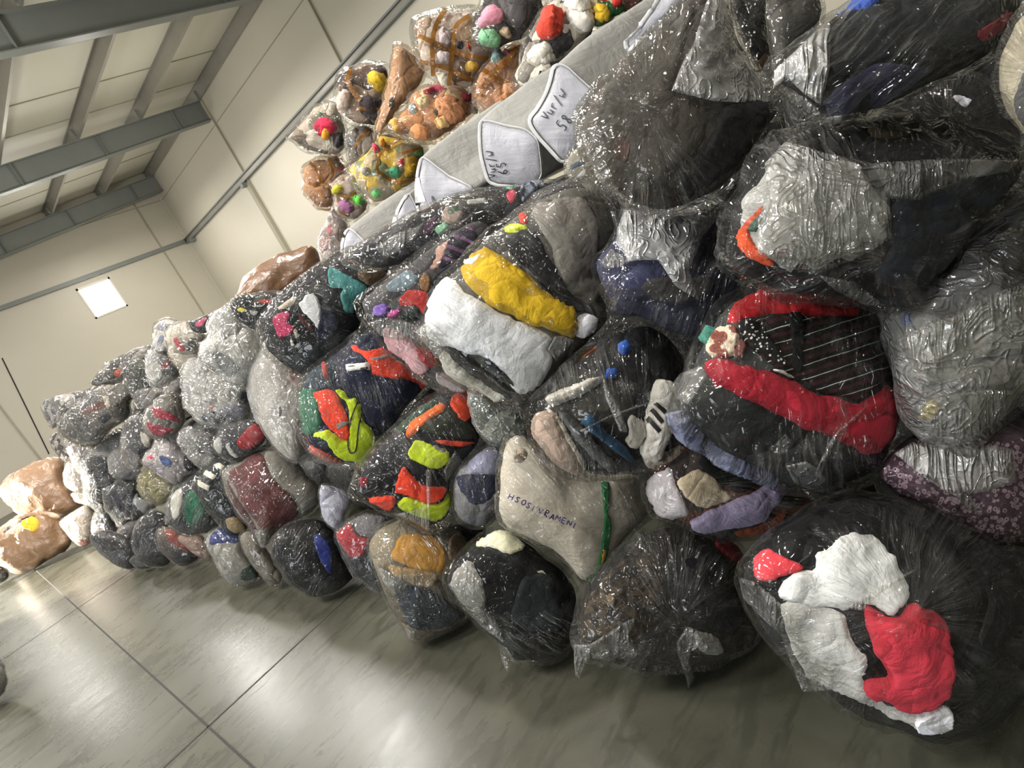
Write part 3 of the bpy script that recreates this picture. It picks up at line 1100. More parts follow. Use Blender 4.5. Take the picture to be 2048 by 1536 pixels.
bag('black_cream', 'clothing_bag', 'clear floor bag of black clothes topped by a cream garment, below the woven sack',
    'N:130,350 160,250 240,150 330,60 440,15 550,55 620,110 700,200 800,260 890,380 900,560 862,690 805,772 700,812 590,802 520,790 430,690 340,600 220,490 150,410',
    '141517,1a1c1e,101113', 'clear', [
        ('dcdabf', '', 'N:290,130 310,90 440,20 545,60 600,140 480,178 400,132', 'cream garment'),
        ('8e8d8a', '', 'N:140,350 180,260 260,180 340,330 360,450 330,540 230,480', 'grey garment at the left side'),
        ('20262a', '', 'N:560,300 720,260 800,480 820,620 640,640 480,560', 'black green garment'),
        ('b9c0aa', '', 'N:640,275 690,262 745,355 730,362 680,285', 'thin pale green line', {'dens': 12})],
    [('milky', 'N:135,350 230,230 340,330 370,500 430,580 460,690 340,600 220,490'), ('flap', 'N:430,690 480,720 530,800 480,862 450,800')],
    floor='min', thick=0.8, ang=35, crease=0.007)

bag('gold_blue', 'clothing_bag', 'clear bag of gold cloth over dark blue cloth on the floor below the bright vests',
    'W:736,1083 755,1058 790,1040 830,1032 870,1040 910,1055 940,1085 938,1120 915,1150 925,1190 938,1236 880,1262 822,1288 805,1250 782,1210 757,1165 742,1118',
    '6f6657,5a5348,857b69', 'soft', [
        ('b8873a', '', 'K:600,1090 650,980 690,915 780,905 900,920 990,960 1010,1120 960,1190 800,1160', 'gold garment'),
        ('a0855a', '', 'K:600,1120 780,1150 960,1180 900,1295 740,1250 620,1190', 'dull gold garment'),
        ('2b3038', '', 'K:620,1200 700,1230 800,1275 900,1290 1040,1390 1140,1480 1000,1560 760,1580 680,1440', 'dark blue garment'),
        ('6b5a48', '', 'K:1010,960 1060,900 1140,950 1120,1010 1050,1100 1010,1090', 'brown garment')],
    [('flap', 'K:520,1130 640,1190 960,1180 900,1290 740,1270 640,1340 560,1230', {'wr': .004}), ('flap', 'K:700,1520 760,1580 800,1560 770,1660 740,1640')],
    floor='min', thick=0.88, ang=60, crease=0.005)

bag('red_grey', 'clothing_bag', 'clear bag of red and grey clothes on the floor, left of the gold bag',
    'K:228,920 280,850 400,780 480,760 620,785 720,830 640,920 560,1000 560,1150 590,1270 565,1345 450,1262 360,1200 315,1120 270,1020',
    '4b4b4d,6a6867,333438', 'soft', [
        ('9c3038', '', 'K:240,925 300,850 350,835 380,920 490,950 460,1000 430,1070 340,1085 280,1000', 'red garment'),
        ('77757a', '', 'K:360,850 440,780 600,790 560,880 490,950 390,920', 'grey garment'),
        ('1f2125', '', 'K:330,1100 430,1075 500,1090 550,1230 450,1240 370,1190', 'black garment')], floor='min', ang=60, thick=0.8)

bag('black_blue', 'clothing_bag', 'shiny bag of black clothes with a blue panel, on the floor below the maroon bag',
    'G:982,1010 1050,900 1100,840 1200,785 1350,755 1450,795 1530,900 1590,1050 1645,1200 1662,1270 1560,1340 1400,1402 1290,1392 1200,1342 1110,1262 1055,1170 995,1090',
    '121315,191a1d,0f1011', 'clear', [
        ('27357a', '', 'G:1335,890 1400,900 1480,980 1495,1100 1485,1240 1420,1160 1355,1020', 'blue garment')],
    floor='min', ang=120, crease=0.008, thick=0.85)

bag('taupe', 'clothing_bag', 'narrow taupe bag on the floor, squeezed left of the black and blue bag',
    'G:725,920 770,865 850,865 920,980 980,1050 1030,1130 1100,1260 1065,1315 980,1315 915,1230 825,1140 760,1030', '6d675f,655f58,7a736a', 'soft', [], floor='min', ang=60)

bag('blue_top', 'clothing_bag', 'clear bag of light grey cloth with a navy top and green corner on the floor',
    'G:438,950 480,880 560,835 650,845 740,880 780,980 820,1080 880,1180 915,1250 800,1305 680,1315 600,1252 530,1130 470,1040', '85827c,7c7a75,918e88', 'soft', [
        ('232f63', '', 'G:480,910 560,838 650,850 740,895 730,975 590,968 485,995', 'navy garment'),
        ('23352f', '', 'G:735,1195 830,1130 880,1200 910,1245 740,1292', 'dark green garment')], floor='min', ang=60)

bag('rosy', 'clothing_bag', 'small bag of dusty pink cloth on the floor, half hidden left of the navy-topped bag',
    'G:205,930 290,865 420,890 490,990 520,1100 430,1105 320,1025', '8d7a72,9c877f,75665f', 'dusty', [], floor='min', ang=30)

bag('red_brown', 'clothing_bag', 'clear bag of red-brown and dark striped clothes on the floor near the far end',
    'E:1270,890 1310,835 1400,830 1500,900 1590,960 1660,1040 1640,1090 1560,1150 1480,1160 1400,1120 1330,1050 1285,970', '4a4340,35302f,5c524c', 'clear', [
        ('6e3a33', '', 'E:1330,860 1420,840 1560,960 1600,1040 1480,1030 1380,960', 'red brown garment'),
        ('22262a', '', 'E:1400,1060 1500,1060 1600,1080 1560,1140 1450,1130', 'dark garment')], floor='min', ang=40, crease=.008)

bag('floor_dark_long', 'clothing_bag', 'tall charcoal bag on the floor at the far end with shiny creases',
    'E:1075,985 1095,870 1155,755 1260,690 1410,750 1360,860 1330,960 1380,1060 1410,1125 1240,1178 1145,1115', '2a2b2e,1e2024,26272b', 'soft', [], floor='min', ang=110)
bag('floor_dark_mid', 'clothing_bag', 'dark grey bag with a milky loose corner on the floor at the far end',
    'E:935,1005 955,880 1050,785 1180,765 1170,900 1140,1010 1125,1115 1040,1075', '3c3b3e,2f2f32,4a484b', 'soft', [], [('milky', 'E:940,1025 1000,960 1060,990 1030,1028')], floor='min', ang=110)
bag('floor_end', 'clothing_bag', 'dark bag lying on the sunlit floor at the very end of the pile',
    'E:730,900 880,860 1060,940 1130,1060 1140,1150 1060,1185 950,1145 880,1095 790,1035', '36363a,454448,28282b', 'soft', [], floor='min')
bag('floor_end_flap', 'clothing_bag', 'small dark bag with a torn white edge on the floor below the charcoal bag',
    'E:1050,1110 1100,1060 1200,1090 1260,1160 1210,1180 1120,1180', '333336,504e4c', 'soft', [], floor='min')
bag('sunlit_white', 'clothing_bag', 'small pale bag glaring in the sunbeam between the tan sacks and the pile',
    'E:478,805 560,730 700,655 765,715 775,850 745,965 660,1005 590,950 530,870', 'c9c2bb,b8b0aa,8f8581', 'dusty', [
        ('8a3f35', '', 'E:610,960 680,930 740,950 690,1005', 'red brown cloth')], floor='min')

# ---------------------------------------------------------------- tan sacks beyond the pile
TAN = 'large tan sacks at the far end'
bag('tan_low', 'jumbo_sack', 'long tan sack with a yellow cloth on it, lying on the far floor',
    'E:-160,920 -60,890 0,865 80,790 200,735 330,740 480,775 540,850 610,960 450,1062 300,1152 200,1212 100,1200 20,1152 -100,1130', '@kraft:8a6c51', None, [
        ('2a1c14', '', 'E:0,880 60,830 120,800 200,745 260,735 330,740 250,770 180,800 90,850 20,905', 'dark patch painted as shade along the mouth', {'off': .004}),  # dark cloth patch painted in for the shaded gap
        ('d8a92f', '', 'E:180,790 260,745 310,760 325,830 280,885 220,860 140,820', 'bright yellow cloth', {'bulge': .05, 'wr': .03, 'off': .03})],
    floor=True, cat='sack', group=TAN, thick=0.7, bundle='sack_body', lump=.08)
bag('tan_high', 'jumbo_sack', 'bulky tan sack stacked on the yellow-topped sack, its left side in sunlight',
    'E:8,530 50,440 190,360 300,290 430,262 510,300 540,400 580,500 640,620 690,670 560,730 480,770 330,760 180,745 110,695 65,650 20,590', '@kraft:917359', None, [], D=10.2, cat='sack', group=TAN, thick=0.85, bundle='sack_body', lump=.07)
bag('left_dark', 'clothing_bag', 'dark bag on the floor at the left picture edge beside the long tan sack',
    'E:-120,1120 0,1135 90,1230 20,1290 -100,1310', '1c1d20,26272a', 'soft', [], floor=True, group='loose bags left of the aisle')
bag('left_edge', 'clothing_bag', 'edge of a grey and red bag on the floor at the left picture border',
    'W:-70,1320 -20,1300 6,1325 13,1360 10,1385 -20,1410 -70,1405', '8a8a8a,b9b7b5,5c2b2e,77777a', 'milky', [], floor=True, group='loose bags left of the aisle')

# ---------------------------------------------------------------- far end of the pile, upper tiers
FAR = 'small bags at the far end of the pile'
def far(key, label, outline, pal, film_kind='dusty', garments=(), dd=0.0, ang=None, **kw):
    bag(key, 'clothing_bag', label, outline, pal, film_kind, garments, dd=dd, ang=ang, group=FAR, pscale=kw.pop('pscale', 8.0), crease=0.02, a=1.0, ext=1.09, ragged=0.05, lump=.05, **kw)

far('f_tail', 'long pale grey bag sticking out at the far top left of the pile', 'D:340,1095 370,1030 440,988 520,985 640,955 700,990 600,1050 520,1110 500,1210 430,1268 380,1185', '77797c,96979a,55575b,b5b5b5', 'dusty', [], .25, 20)
far('f_ridge', 'grey bag with an orange scrap along the top of the far end', 'D:730,905 800,810 860,735 960,685 1100,615 1225,570 1260,640 1200,720 1050,800 1020,870 900,900', '6d6d70,8b8a88,45464a', 'dusty', [('b5553c', '', 'D:930,780 990,760 1010,810 970,850 930,830', 'orange scrap')], .25, 20)
far('f_big', 'large dark grey bag with faint red stripes at the far top corner', 'D:465,1230 560,1110 700,1000 880,885 1040,855 1180,890 1140,960 1040,1040 1050,1140 1010,1210 900,1270 830,1340 740,1402 640,1392 560,1330', '4f4f50,5d5c5b,3d3e40,6b6661', 'dusty', [
    ('5e3a37', '', 'D:660,1110 780,1060 860,1020 880,1080 760,1130 680,1150', 'dull red stripe'), ('a9a49a', '', 'D:830,990 890,980 910,1080 880,1110 850,1050', 'pale garment'), ('23262b', '', 'D:780,1180 860,1130 930,1150 860,1230', 'dark garment')], 0, 30)
far('f_behind', 'long grey bag lying behind the large striped one at the far end', 'D:480,1110 540,1040 640,965 800,900 950,850 1040,840 960,900 760,980 640,1060 540,1180', '5a5b5e,7b7b7c,3c3d40', 'dusty', [], .3, 25)
far('f_green', 'small dark green-grey bag at the top of the far end', 'D:1005,785 1060,728 1150,705 1230,715 1250,930 1180,1010 1080,1000 1030,880', '3a403e,33383a,4a4f4c', 'dusty', [], .1)
far('f_sparkle', 'glittering crinkled bag with small red bits at the top of the far end', 'D:1195,690 1230,620 1300,590 1370,620 1430,700 1460,790 1480,820 1300,935 1225,905 1200,800', '8a8787,5e5d60,b5b2ae,3c3d42', 'crumple', [('a83040', '', 'D:1310,740 1380,690 1420,720 1350,780 1320,780', 'red garment')], 0)
far('f_stripe', 'small bag of white and blue cloth at the top of the far end', 'D:1255,500 1268,395 1345,355 1455,375 1440,450 1400,520 1400,620 1310,640 1240,610', 'c5c8cf,8f97ad,d8d8d8', 'dusty', [('3c3f46', '', 'D:1330,420 1440,380 1400,440 1350,480', 'dark garment'), ('8790ad', '', 'D:1290,500 1350,480 1340,570 1280,580', 'blue garment')], .15)
far('f_white_red', 'pale rounded bag with a red patch near the top of the far end', 'D:1350,480 1400,415 1500,385 1570,400 1700,480 1680,570 1660,650 1640,730 1530,760 1440,740 1375,620', 'b5afa5,c9c4bb,8b867f', 'dusty', [('b8404c', '', 'D:1410,520 1450,500 1500,580 1530,620 1480,640 1430,570', 'red patch'), ('55585a', '', 'D:1560,500 1620,520 1610,590 1520,640 1530,560', 'grey garment')], 0)
far('f_pink', 'dark bag with a pink streak behind the pale rounded bag', 'F:370,490 430,460 540,425 700,355 850,300 880,350 780,430 680,470 620,570 520,605 420,585', '26272b,3b3b3f,4d4b4c', 'soft', [('b8416a', '', 'F:440,500 520,440 570,415 590,440 560,510 490,550', 'pink garment')], .2, 20)
far('f_clear', 'big crumpled clear bag, mostly bunched film, below the yellow-flecked black bag', 'F:480,720 600,650 605,540 635,430 800,330 880,330 1010,490 1120,560 1130,680 1150,780 1130,900 1020,1020 930,1130 850,1090 640,965 530,880', '8b8b8a,a5a5a3,5e5e60,c5c4c0', 'crumple', [('2f3238', '', 'F:980,960 1080,830 1130,900 1020,1015', 'dark garment')], -.05)
far('f_yellow', 'black bag flecked with red, yellow and grey at the crest beside the brown paper bag', 'F:790,320 870,235 1000,195 1200,175 1350,180 1400,230 1280,340 1180,420 1150,540 1100,580 970,520 860,420', '222327,2c2d30,3b3a3a', 'soft', [
    ('a03c35', '', 'F:1090,260 1180,240 1290,235 1250,300 1100,295', 'red garment'), ('c8bd45', '', 'F:880,350 930,330 1000,350 990,385 900,378', 'yellow garment'), ('a5a59f', '', 'F:1010,355 1110,365 1100,420 1030,405', 'grey garment')], .1)
far('f_lower', 'large crumpled bag with navy and lavender clothes in the middle of the far tier', 'F:315,1000 400,865 520,855 640,950 800,1040 960,1140 1020,1270 1030,1400 980,1500 850,1580 680,1560 500,1510 415,1450 365,1380 335,1200', '8d8b8a,a09d9a,b5b2ae', 'crumple', [
    ('232a4a', '', 'F:880,1290 950,1180 1010,1200 1010,1330 900,1320', 'navy garment'), ('8e8a9c', '', 'F:670,1380 800,1320 1000,1340 980,1440 850,1490 760,1440', 'lavender garment'), ('2c3338', '', 'F:510,1440 620,1370 700,1400 800,1490 700,1540 560,1500', 'dark green garment'), ('b0574e', '', 'F:590,1350 680,1330 650,1390', 'red scrap')], 0, 30)
far('f_red', 'rounded bag with a shiny red garment and a pale flap in the far tiers', 'D:1185,1180 1205,1100 1290,1005 1400,955 1470,980 1500,1080 1520,1190 1490,1265 1400,1320 1310,1348 1225,1325 1188,1260', '77736d,8b867f,5e5b58', 'soft', [
    ('8a2032', '', 'D:1235,1080 1290,1070 1400,1130 1495,1195 1470,1215 1350,1190 1260,1170', 'shiny red garment'), ('8a2438', '', 'D:1190,1190 1290,1230 1450,1260 1320,1340 1220,1290', 'red garment')], -.1, 40)
far('f_cone', 'grey bag above the red one with a long smooth fold', 'D:1100,1060 1110,950 1200,920 1280,930 1460,820 1510,900 1480,980 1400,970 1290,1020 1200,1100', '6d6c70,8d8b8e,55555a', 'dusty', [], .15, 30)
far('f_dark', 'grey-black bag with a white scrap left of the red garment bag', 'E:985,170 1010,60 1040,-40 1120,-90 1200,-60 1200,60 1290,120 1240,210 1170,290 1145,375 1050,315 1000,230', '5b5b60,6b6a6d,3f4046', 'dusty', [
    ('c5c3be', '', 'E:1140,40 1200,70 1235,110 1235,190 1190,190 1150,120', 'white scrap'), ('2a2f3c', '', 'E:1080,180 1190,190 1190,230 1100,240', 'dark blue garment')], 0, 70)
far('f_spark2', 'grey crinkled bag just under the large striped far bag', 'E:720,210 800,95 950,35 1030,30 1020,150 1010,230 920,250 840,260', '88868a,77757a,9a9898', 'milky', [], .3)
far('f_spots', 'grey bag with black spots at the left edge of the far end', 'E:415,130 460,45 560,110 670,180 660,290 560,310 500,275 430,190', 'b0aeac,3c3d40,8d8b8a', 'dusty', [], .1, pscale=14.0)
far('f_mid1', 'small grey bag between the spotted one and the dark one', 'E:545,180 650,150 750,190 770,290 720,390 640,390 580,290', '6b6b70,8d8b90', 'dusty', [], .05)
far('f_mid2', 'smooth mid-grey bag right of the tall dark bag', 'E:885,270 960,190 1060,260 1150,375 1150,430 1000,445 895,410', '75757a,6b6b70', 'dusty', [], .05)
far('f_dark2', 'tall charcoal bag with a smooth face in the middle of the far end', 'E:655,330 700,262 800,232 895,260 905,400 980,440 900,580 860,720 780,720 710,620 690,510', '2f3033,38393c,292a2d', 'soft', [], -.1, 70)
far('f_pinktop', 'pale bag with a mauve top beside the tan sack', 'E:515,390 555,305 640,282 685,355 700,480 750,560 690,585 600,540 535,485', 'aaa6a3,c2bfba,8a7d80', 'dusty', [('8a7580', '', 'E:570,320 640,295 660,360 610,380', 'mauve garment')], -.05)
far('f_bits', 'little white bag in the sun just above the small pale bag', 'E:580,560 680,550 760,595 840,690 770,730 700,650 620,630', 'd0cdc8,b8b4b0', 'dusty', [], .05)
far('f_dark3', 'round black bag with fine shiny creases at the middle of the far end', 'E:845,560 905,485 1040,432 1120,440 1130,540 1150,600 1240,600 1275,680 1190,770 1060,810 980,825 925,755 865,680', '2a2b30,333338,242529', 'soft', [('8a8b8d', '', 'E:1080,630 1120,540 1140,600 1240,610 1260,680 1190,740 1130,690', 'grey garment')], -.1, 60)
far('f_dark4', 'small black bag with a milky lower rim near the far floor', 'E:765,735 870,685 935,760 965,850 955,960 905,1015 830,965 745,900', '2a2b30,35353a', 'soft', [], -.1, 60)
far('f_lav', 'lavender-grey bag with blue print and a red corner in the far tiers', 'E:1145,310 1190,235 1250,190 1270,130 1360,55 1470,25 1510,140 1560,220 1640,350 1560,410 1450,490 1350,440 1250,385', 'a5a2a8,b5b2b8,938f96', 'dusty', [
    ('4a5a85', '', 'E:1290,260 1340,240 1420,300 1400,360 1330,330', 'blue printed patch'), ('b5304a', '', 'E:1195,260 1260,240 1260,275 1210,295', 'red corner'), ('2e2e3a', '', 'E:1500,240 1560,260 1625,350 1550,390 1500,340', 'dark garment')], -.05, 40)
far('f_olive', 'dull olive bag below the lavender-grey one', 'E:1135,425 1200,365 1260,378 1360,450 1440,500 1390,600 1300,660 1200,625 1145,540', '7d7a55,8d8a68,6b6850', 'dusty', [], .02)
far('f_teal', 'rounded bag of dark green and black clothes with a silvery left side', 'E:1375,640 1410,540 1500,465 1620,370 1690,380 1730,520 1750,680 1790,790 1740,855 1600,895 1480,875 1400,815 1350,825', '35383a,2b2e31,46484a', 'soft', [
    ('2b5a45', '', 'E:1520,560 1600,530 1680,600 1700,710 1640,790 1540,850 1500,700', 'dark green garment'), ('b5b2aa', '', 'E:1385,660 1420,550 1490,490 1500,600 1470,760 1420,790', 'pale garment')], 0, 110)
far('f_crinkle', 'crinkled dark bag with a grey lower half left of the maroon bag', 'G:235,150 255,55 330,15 420,50 510,100 540,220 610,285 500,360 390,340 300,230', '3a3b40,55565a,6d6c6a', 'milky', [('7f7d78', '', 'G:310,230 420,220 560,290 480,350 390,330', 'grey garment')], -.05)
far('f_striped', 'black and white striped bag tucked behind the maroon bag', 'G:350,500 400,415 470,328 590,275 690,290 720,340 660,400 640,500 680,600 760,720 800,860 720,905 640,885 590,800 510,740 440,640', '1f2123,26282a', 'clear', [
    ('2a2c2e', 'stripe:c5c0b0:60:0.09:0.4', 'G:370,480 470,340 600,290 640,310 540,420 480,520 500,640 430,600', 'striped garment'), ('8d7a5c', '', 'G:605,770 700,740 790,830 780,870 700,895 640,870', 'tan garment')], -.1, 70)
bag('f_redblack', 'clothing_bag', 'bag of red, black and white clothes directly above the maroon bag',
    'G:495,150 560,55 640,-10 760,-40 900,-30 960,60 960,130 870,210 760,280 680,320 600,268 520,215', '2a2c30,3a3b3f,1c1d20', 'soft', [
        ('a81f2c', '', 'G:690,150 780,40 850,-20 920,20 955,90 880,170 770,215', 'red garment'), ('c9c7c2', '', 'G:610,160 680,120 650,170 700,230 740,260 690,280 640,230', 'white zigzag trim'), ('a5a4a2', '', 'G:510,150 570,80 600,180 590,250 530,210', 'grey garment')], dd=-.1, group=FAR, ang=40, a=1.02)

# ---------------------------------------------------------------- middle of the pile
bag('maroon', 'clothing_bag', 'square-cornered bag of maroon and grey cloth standing out of the middle of the pile',
    'G:585,390 620,365 740,290 840,215 930,200 1060,190 1140,255 1225,330 1285,430 1390,490 1390,650 1310,725 1225,765 1080,852 990,905 985,960 910,1012 860,880 775,780 655,620',
    '6a6863,77746e,5e5b57', 'clear', [
        ('7d7a72', '', 'G:900,225 1060,195 1130,260 1220,330 1280,430 1385,490 1385,650 1300,725 1235,755 1210,600 1010,455', 'grey garment'),
        ('5a3434', '', 'G:625,385 740,305 840,225 905,228 950,270 1005,450 1195,590 1225,700 1215,755 1080,850 940,890 840,780 720,600', 'maroon garment', {'off': .014}),
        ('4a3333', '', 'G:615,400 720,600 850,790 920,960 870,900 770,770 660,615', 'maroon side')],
    [('flap', 'G:840,850 930,880 990,900 960,970 912,1012 870,920')], dd=-.15, ang=130, crease=.006, thick=.8)
bag('lavender_small', 'clothing_bag', 'small bag of plain lavender cloth under the first bright vest bag',
    'G:1375,520 1420,475 1560,520 1660,600 1640,670 1600,730 1590,800 1525,875 1440,810 1395,690', '9a9aac,a5a5b5,8c8c9e', 'soft', [], dd=0.05, ang=60)
bag('white_print', 'clothing_bag', 'tall crumpled pale bag with dark print under the black bag with the pink cloth',
    'W:515,690 545,672 590,720 640,752 650,790 625,850 608,900 592,930 558,905 530,870 503,795 497,740', 'b8b3b0,c5c1be,a8a3a0', 'milky', [
        ('3c3d3f', '', 'F:1280,1310 1310,1370 1340,1330 1350,1390 1395,1420 1355,1400 1340,1480 1310,1450 1320,1390', 'dark print', {'dens': 12}),
        ('c5a5a5', '', 'F:1400,950 1560,1010 1600,1050 1520,1180 1420,1080', 'faint pink garment')], [('flap', 'G:1040,60 1120,110 1200,250 1170,255 1060,110')], ang=80, dd=.05)
bag('grey_twist', 'clothing_bag', 'twisted narrow bag of bunched grey film left of the pale printed bag',
    'F:975,1160 1040,1030 1100,930 1170,970 1200,1100 1230,1300 1240,1480 1180,1560 1090,1510 1020,1310', '8b8b8e,a2a2a4,6d6d70', 'crumple', [], dd=-.05, ang=80)
bag('black_pink', 'clothing_bag', 'big clear bag of black clothes with a pink, a white and a teal garment',
    'W:515,655 530,622 560,587 600,555 650,520 705,492 765,490 790,520 775,560 735,600 728,640 705,690 650,728 612,757 570,738 530,700',
    '17181b,1d1e21,232428', 'clear', [
        ('b83360', '', 'F:1240,440 1350,370 1430,375 1430,440 1400,480 1480,530 1470,590 1330,660 1290,600', 'pink garment'),
        ('cfcfd2', '', 'F:1510,290 1570,250 1600,200 1680,180 1720,240 1765,370 1740,600 1670,480 1560,380', 'white garment'),
        ('4f8f8f', '', 'H:180,465 240,455 310,500 380,540 470,595 440,660 380,700 370,785 300,765 270,650 300,600 210,610 190,540', 'teal garment'),
        ('b5ad9a', '', 'F:1280,370 1400,270 1510,210 1480,290 1400,340', 'beige edge'),
        ('4a2a2a', '', 'F:1500,370 1580,420 1680,530 1660,600 1560,510', 'brown strip'),
        ('262626', 'stripe:b5b0a0:20:0.035:0.4', 'F:1480,530 1540,590 1500,720 1440,760 1450,640', 'striped strip', {'dens': 12}),
        ('6b5a48', '', 'H:390,490 480,440 600,500 560,560 470,590 400,545', 'brown fur'), ('1f2638', '', 'F:1760,330 1900,380 1950,520 1800,700 1700,640', 'navy garment')],
    [('flap', 'H:250,345 520,320 630,400 620,470 540,420 400,400', {'wr': .01}), ('milky', 'F:1110,700 1160,680 1230,800 1290,860 1240,900 1160,800')], dd=.08, ang=20, thick=.8)
bag('long_print', 'clothing_bag', 'long bag of black floral clothes with a white tag lying below the white bales',
    'W:690,520 705,495 760,468 820,428 880,398 960,382 1040,370 1100,360 1155,378 1170,410 1100,450 1000,490 900,520 800,530 740,545',
    '202126,2a2a33,3b3533', 'soft', [
        ('c5c8c4', '', 'A:1305,1365 1440,1347 1444,1385 1312,1400', 'white paper tag', {'dens': 8, 'soft': False, 'name': 'label_tag', 'wr': .001}),
        ('c0445c', '', 'A:1575,1320 1640,1290 1660,1330 1620,1400 1590,1370', 'pink flower'), ('7fae90', '', 'A:1540,1250 1640,1240 1650,1290 1560,1300', 'green leaf print'),
        ('b5a098', 'floral:35553f:e0e0dc:14', 'A:1130,1480 1180,1400 1300,1440 1250,1530 1150,1536', 'floral scrap'), ('4a3048', '', 'H:830,200 950,90 940,180 870,260', 'purple garment'), ('8fc5a2', '', 'H:910,190 1000,150 1030,190 950,250', 'mint garment'),
        ('1b2030', 'melange:8a92a5:20', 'A:1660,1290 1760,1240 1880,1230 1780,1310 1690,1400', 'navy printed garment')],
    [('flap', 'H:520,320 660,230 800,180 850,150 800,260 700,340 600,400 540,370')], a=1.32, ang=15, dd=.2)
bag('brown_paper', 'paper_sack', 'creased brown paper sack standing on the crest against the cream wall',
    'P:980,1360 1030,1250 1070,1180 1150,1100 1320,990 1520,910 1690,848 1735,900 1768,1020 1780,1100 1650,1200 1500,1290 1350,1370 1150,1400', '@kraft:70523a', None, [], a=1.5, cat='sack', group='', bundle='sack_body', lump=.06, full=.6, dd=-.15)
bag('striped_navy', 'clothing_bag', 'bag with navy striped trousers, red and purple garments, beside the white and yellow bag',
    'H:365,700 520,570 760,400 950,260 1100,160 1250,75 1345,125 1360,190 1260,290 1060,520 1000,650 920,800 900,900 960,1000 1030,1120 1160,1250 1175,1330 1090,1340 960,1292 820,1222 720,1122 620,1062 555,960 455,850',
    '3a3a3e,4b4a4c,5c5756', 'clear', [
        ('26222e', 'stripe:6b4a6b:70:0.05:0.25', 'H:940,480 980,340 1020,240 1180,165 1225,260 1160,340 1030,450', 'navy striped trousers'), ('c09a8c', '', 'H:880,470 930,390 920,330 1040,255 1010,330 960,450 920,480', 'peach garment'),
        ('1f2430', '', 'H:880,560 960,480 1150,340 1220,300 1200,370 1020,520 930,600', 'dark navy garment'),
        ('6d7d86', '', 'H:575,585 720,480 830,520 770,600 620,640', 'grey blue garment'), ('b83f3c', '', 'H:665,680 750,605 900,630 850,810 800,720 690,735', 'red garment'), ('8d6a48', '', 'H:810,560 850,490 900,530 880,640 820,610', 'tan strap'),
        ('8a6ac0', '', 'H:500,730 580,700 620,740 560,800 510,780', 'purple garment'), ('c44a9a', '', 'H:595,770 690,730 680,790 600,812', 'magenta garment'), ('23302c', '', 'H:680,780 820,725 820,810 700,825', 'dark green garment'),
        ('c59aa0', '', 'H:560,850 700,900 800,1000 900,1150 820,1200 700,1080 600,1000', 'pale pink garment'), ('a02834', '', 'H:785,980 880,1010 970,1110 900,1150 820,1085', 'red garment'), ('b5aeb0', '', 'H:900,1170 1060,1180 1160,1300 1000,1290', 'pale garment')],
    [('milky', 'H:450,840 600,800 720,830 850,870 800,900 700,960 560,930')], ang=30, dd=-.02, thick=.88)
bag('white_yellow', 'clothing_bag', 'big clear bag with white cloth, a yellow sleeve and a grey quilted garment',
    'W:828,668 850,640 858,600 880,562 920,517 980,465 1050,415 1100,380 1145,362 1195,370 1230,408 1240,460 1212,520 1204,560 1222,620 1232,645 1182,685 1122,745 1072,797 1045,815 1000,803 938,772 876,722',
    '55534f,4a4947,605e59', 'clear', [
        ('84807a', '', 'I:200,265 260,180 440,145 570,140 650,260 690,450 650,640 700,800 630,915 470,805 390,700 350,500 260,350', 'grey quilted garment', {'wr': .012, 'bulge': .02}),
        ('202123', '', 'H:1370,270 1560,185 1640,260 1740,450 1860,640 1985,755 1870,785 1650,605 1580,500 1440,385', 'black garment'),
        ('d0e030', '', 'H:1380,210 1465,160 1575,185 1450,232', 'neon yellow garment'), ('c8402c', '', 'H:1490,110 1560,90 1550,170 1500,160', 'orange scrap'),
        ('bf9c1f', '', 'H:1080,490 1140,440 1180,385 1250,325 1330,340 1400,385 1560,500 1650,610 1850,730 1892,790 1872,955 1790,925 1500,825 1200,665', 'yellow sleeve', {'bulge': .04, 'wr': .012, 'off': .014}),
        ('e0e2e6', '', 'H:845,760 900,600 990,510 1080,570 1140,640 1480,820 1745,930 1695,1020 1745,1110 1620,1280 1470,1330 1380,1190 1240,1070 1160,1060 1010,985 940,1000 870,920', 'white garment', {'wr': .010, 'bulge': .015}),
        ('2a2c2c', '', 'H:1010,980 1070,980 1230,1130 1470,1300 1450,1345 1300,1255 1060,1075', 'black edging', {'off': .016}), ('1f2126', '', 'H:1240,1065 1320,1070 1450,1200 1470,1265 1400,1220', 'black stripe', {'off': .016}),
        ('e8e6ea', '', 'H:1890,790 1960,770 2002,800 1992,865 1890,945 1870,900', 'white fleece cuff', {'bulge': .03}), ('dde0e2', '', 'H:1130,450 1280,365 1230,470 1160,470', 'white corner', {'off': .02}),
        ('c5c2b8', '', 'H:960,1010 1060,1080 1300,1260 1440,1345 1250,1360 1100,1290 1000,1150', 'pale cloth')],
    [('milky', 'H:780,900 860,840 960,960 1000,1100 930,1080 850,980'), ('flap', 'H:1690,1020 1740,930 1800,930 1880,960 1750,1100', {'wr': .006})], dd=-.12, ang=35, thick=.85, det=1.1, crease=.005)
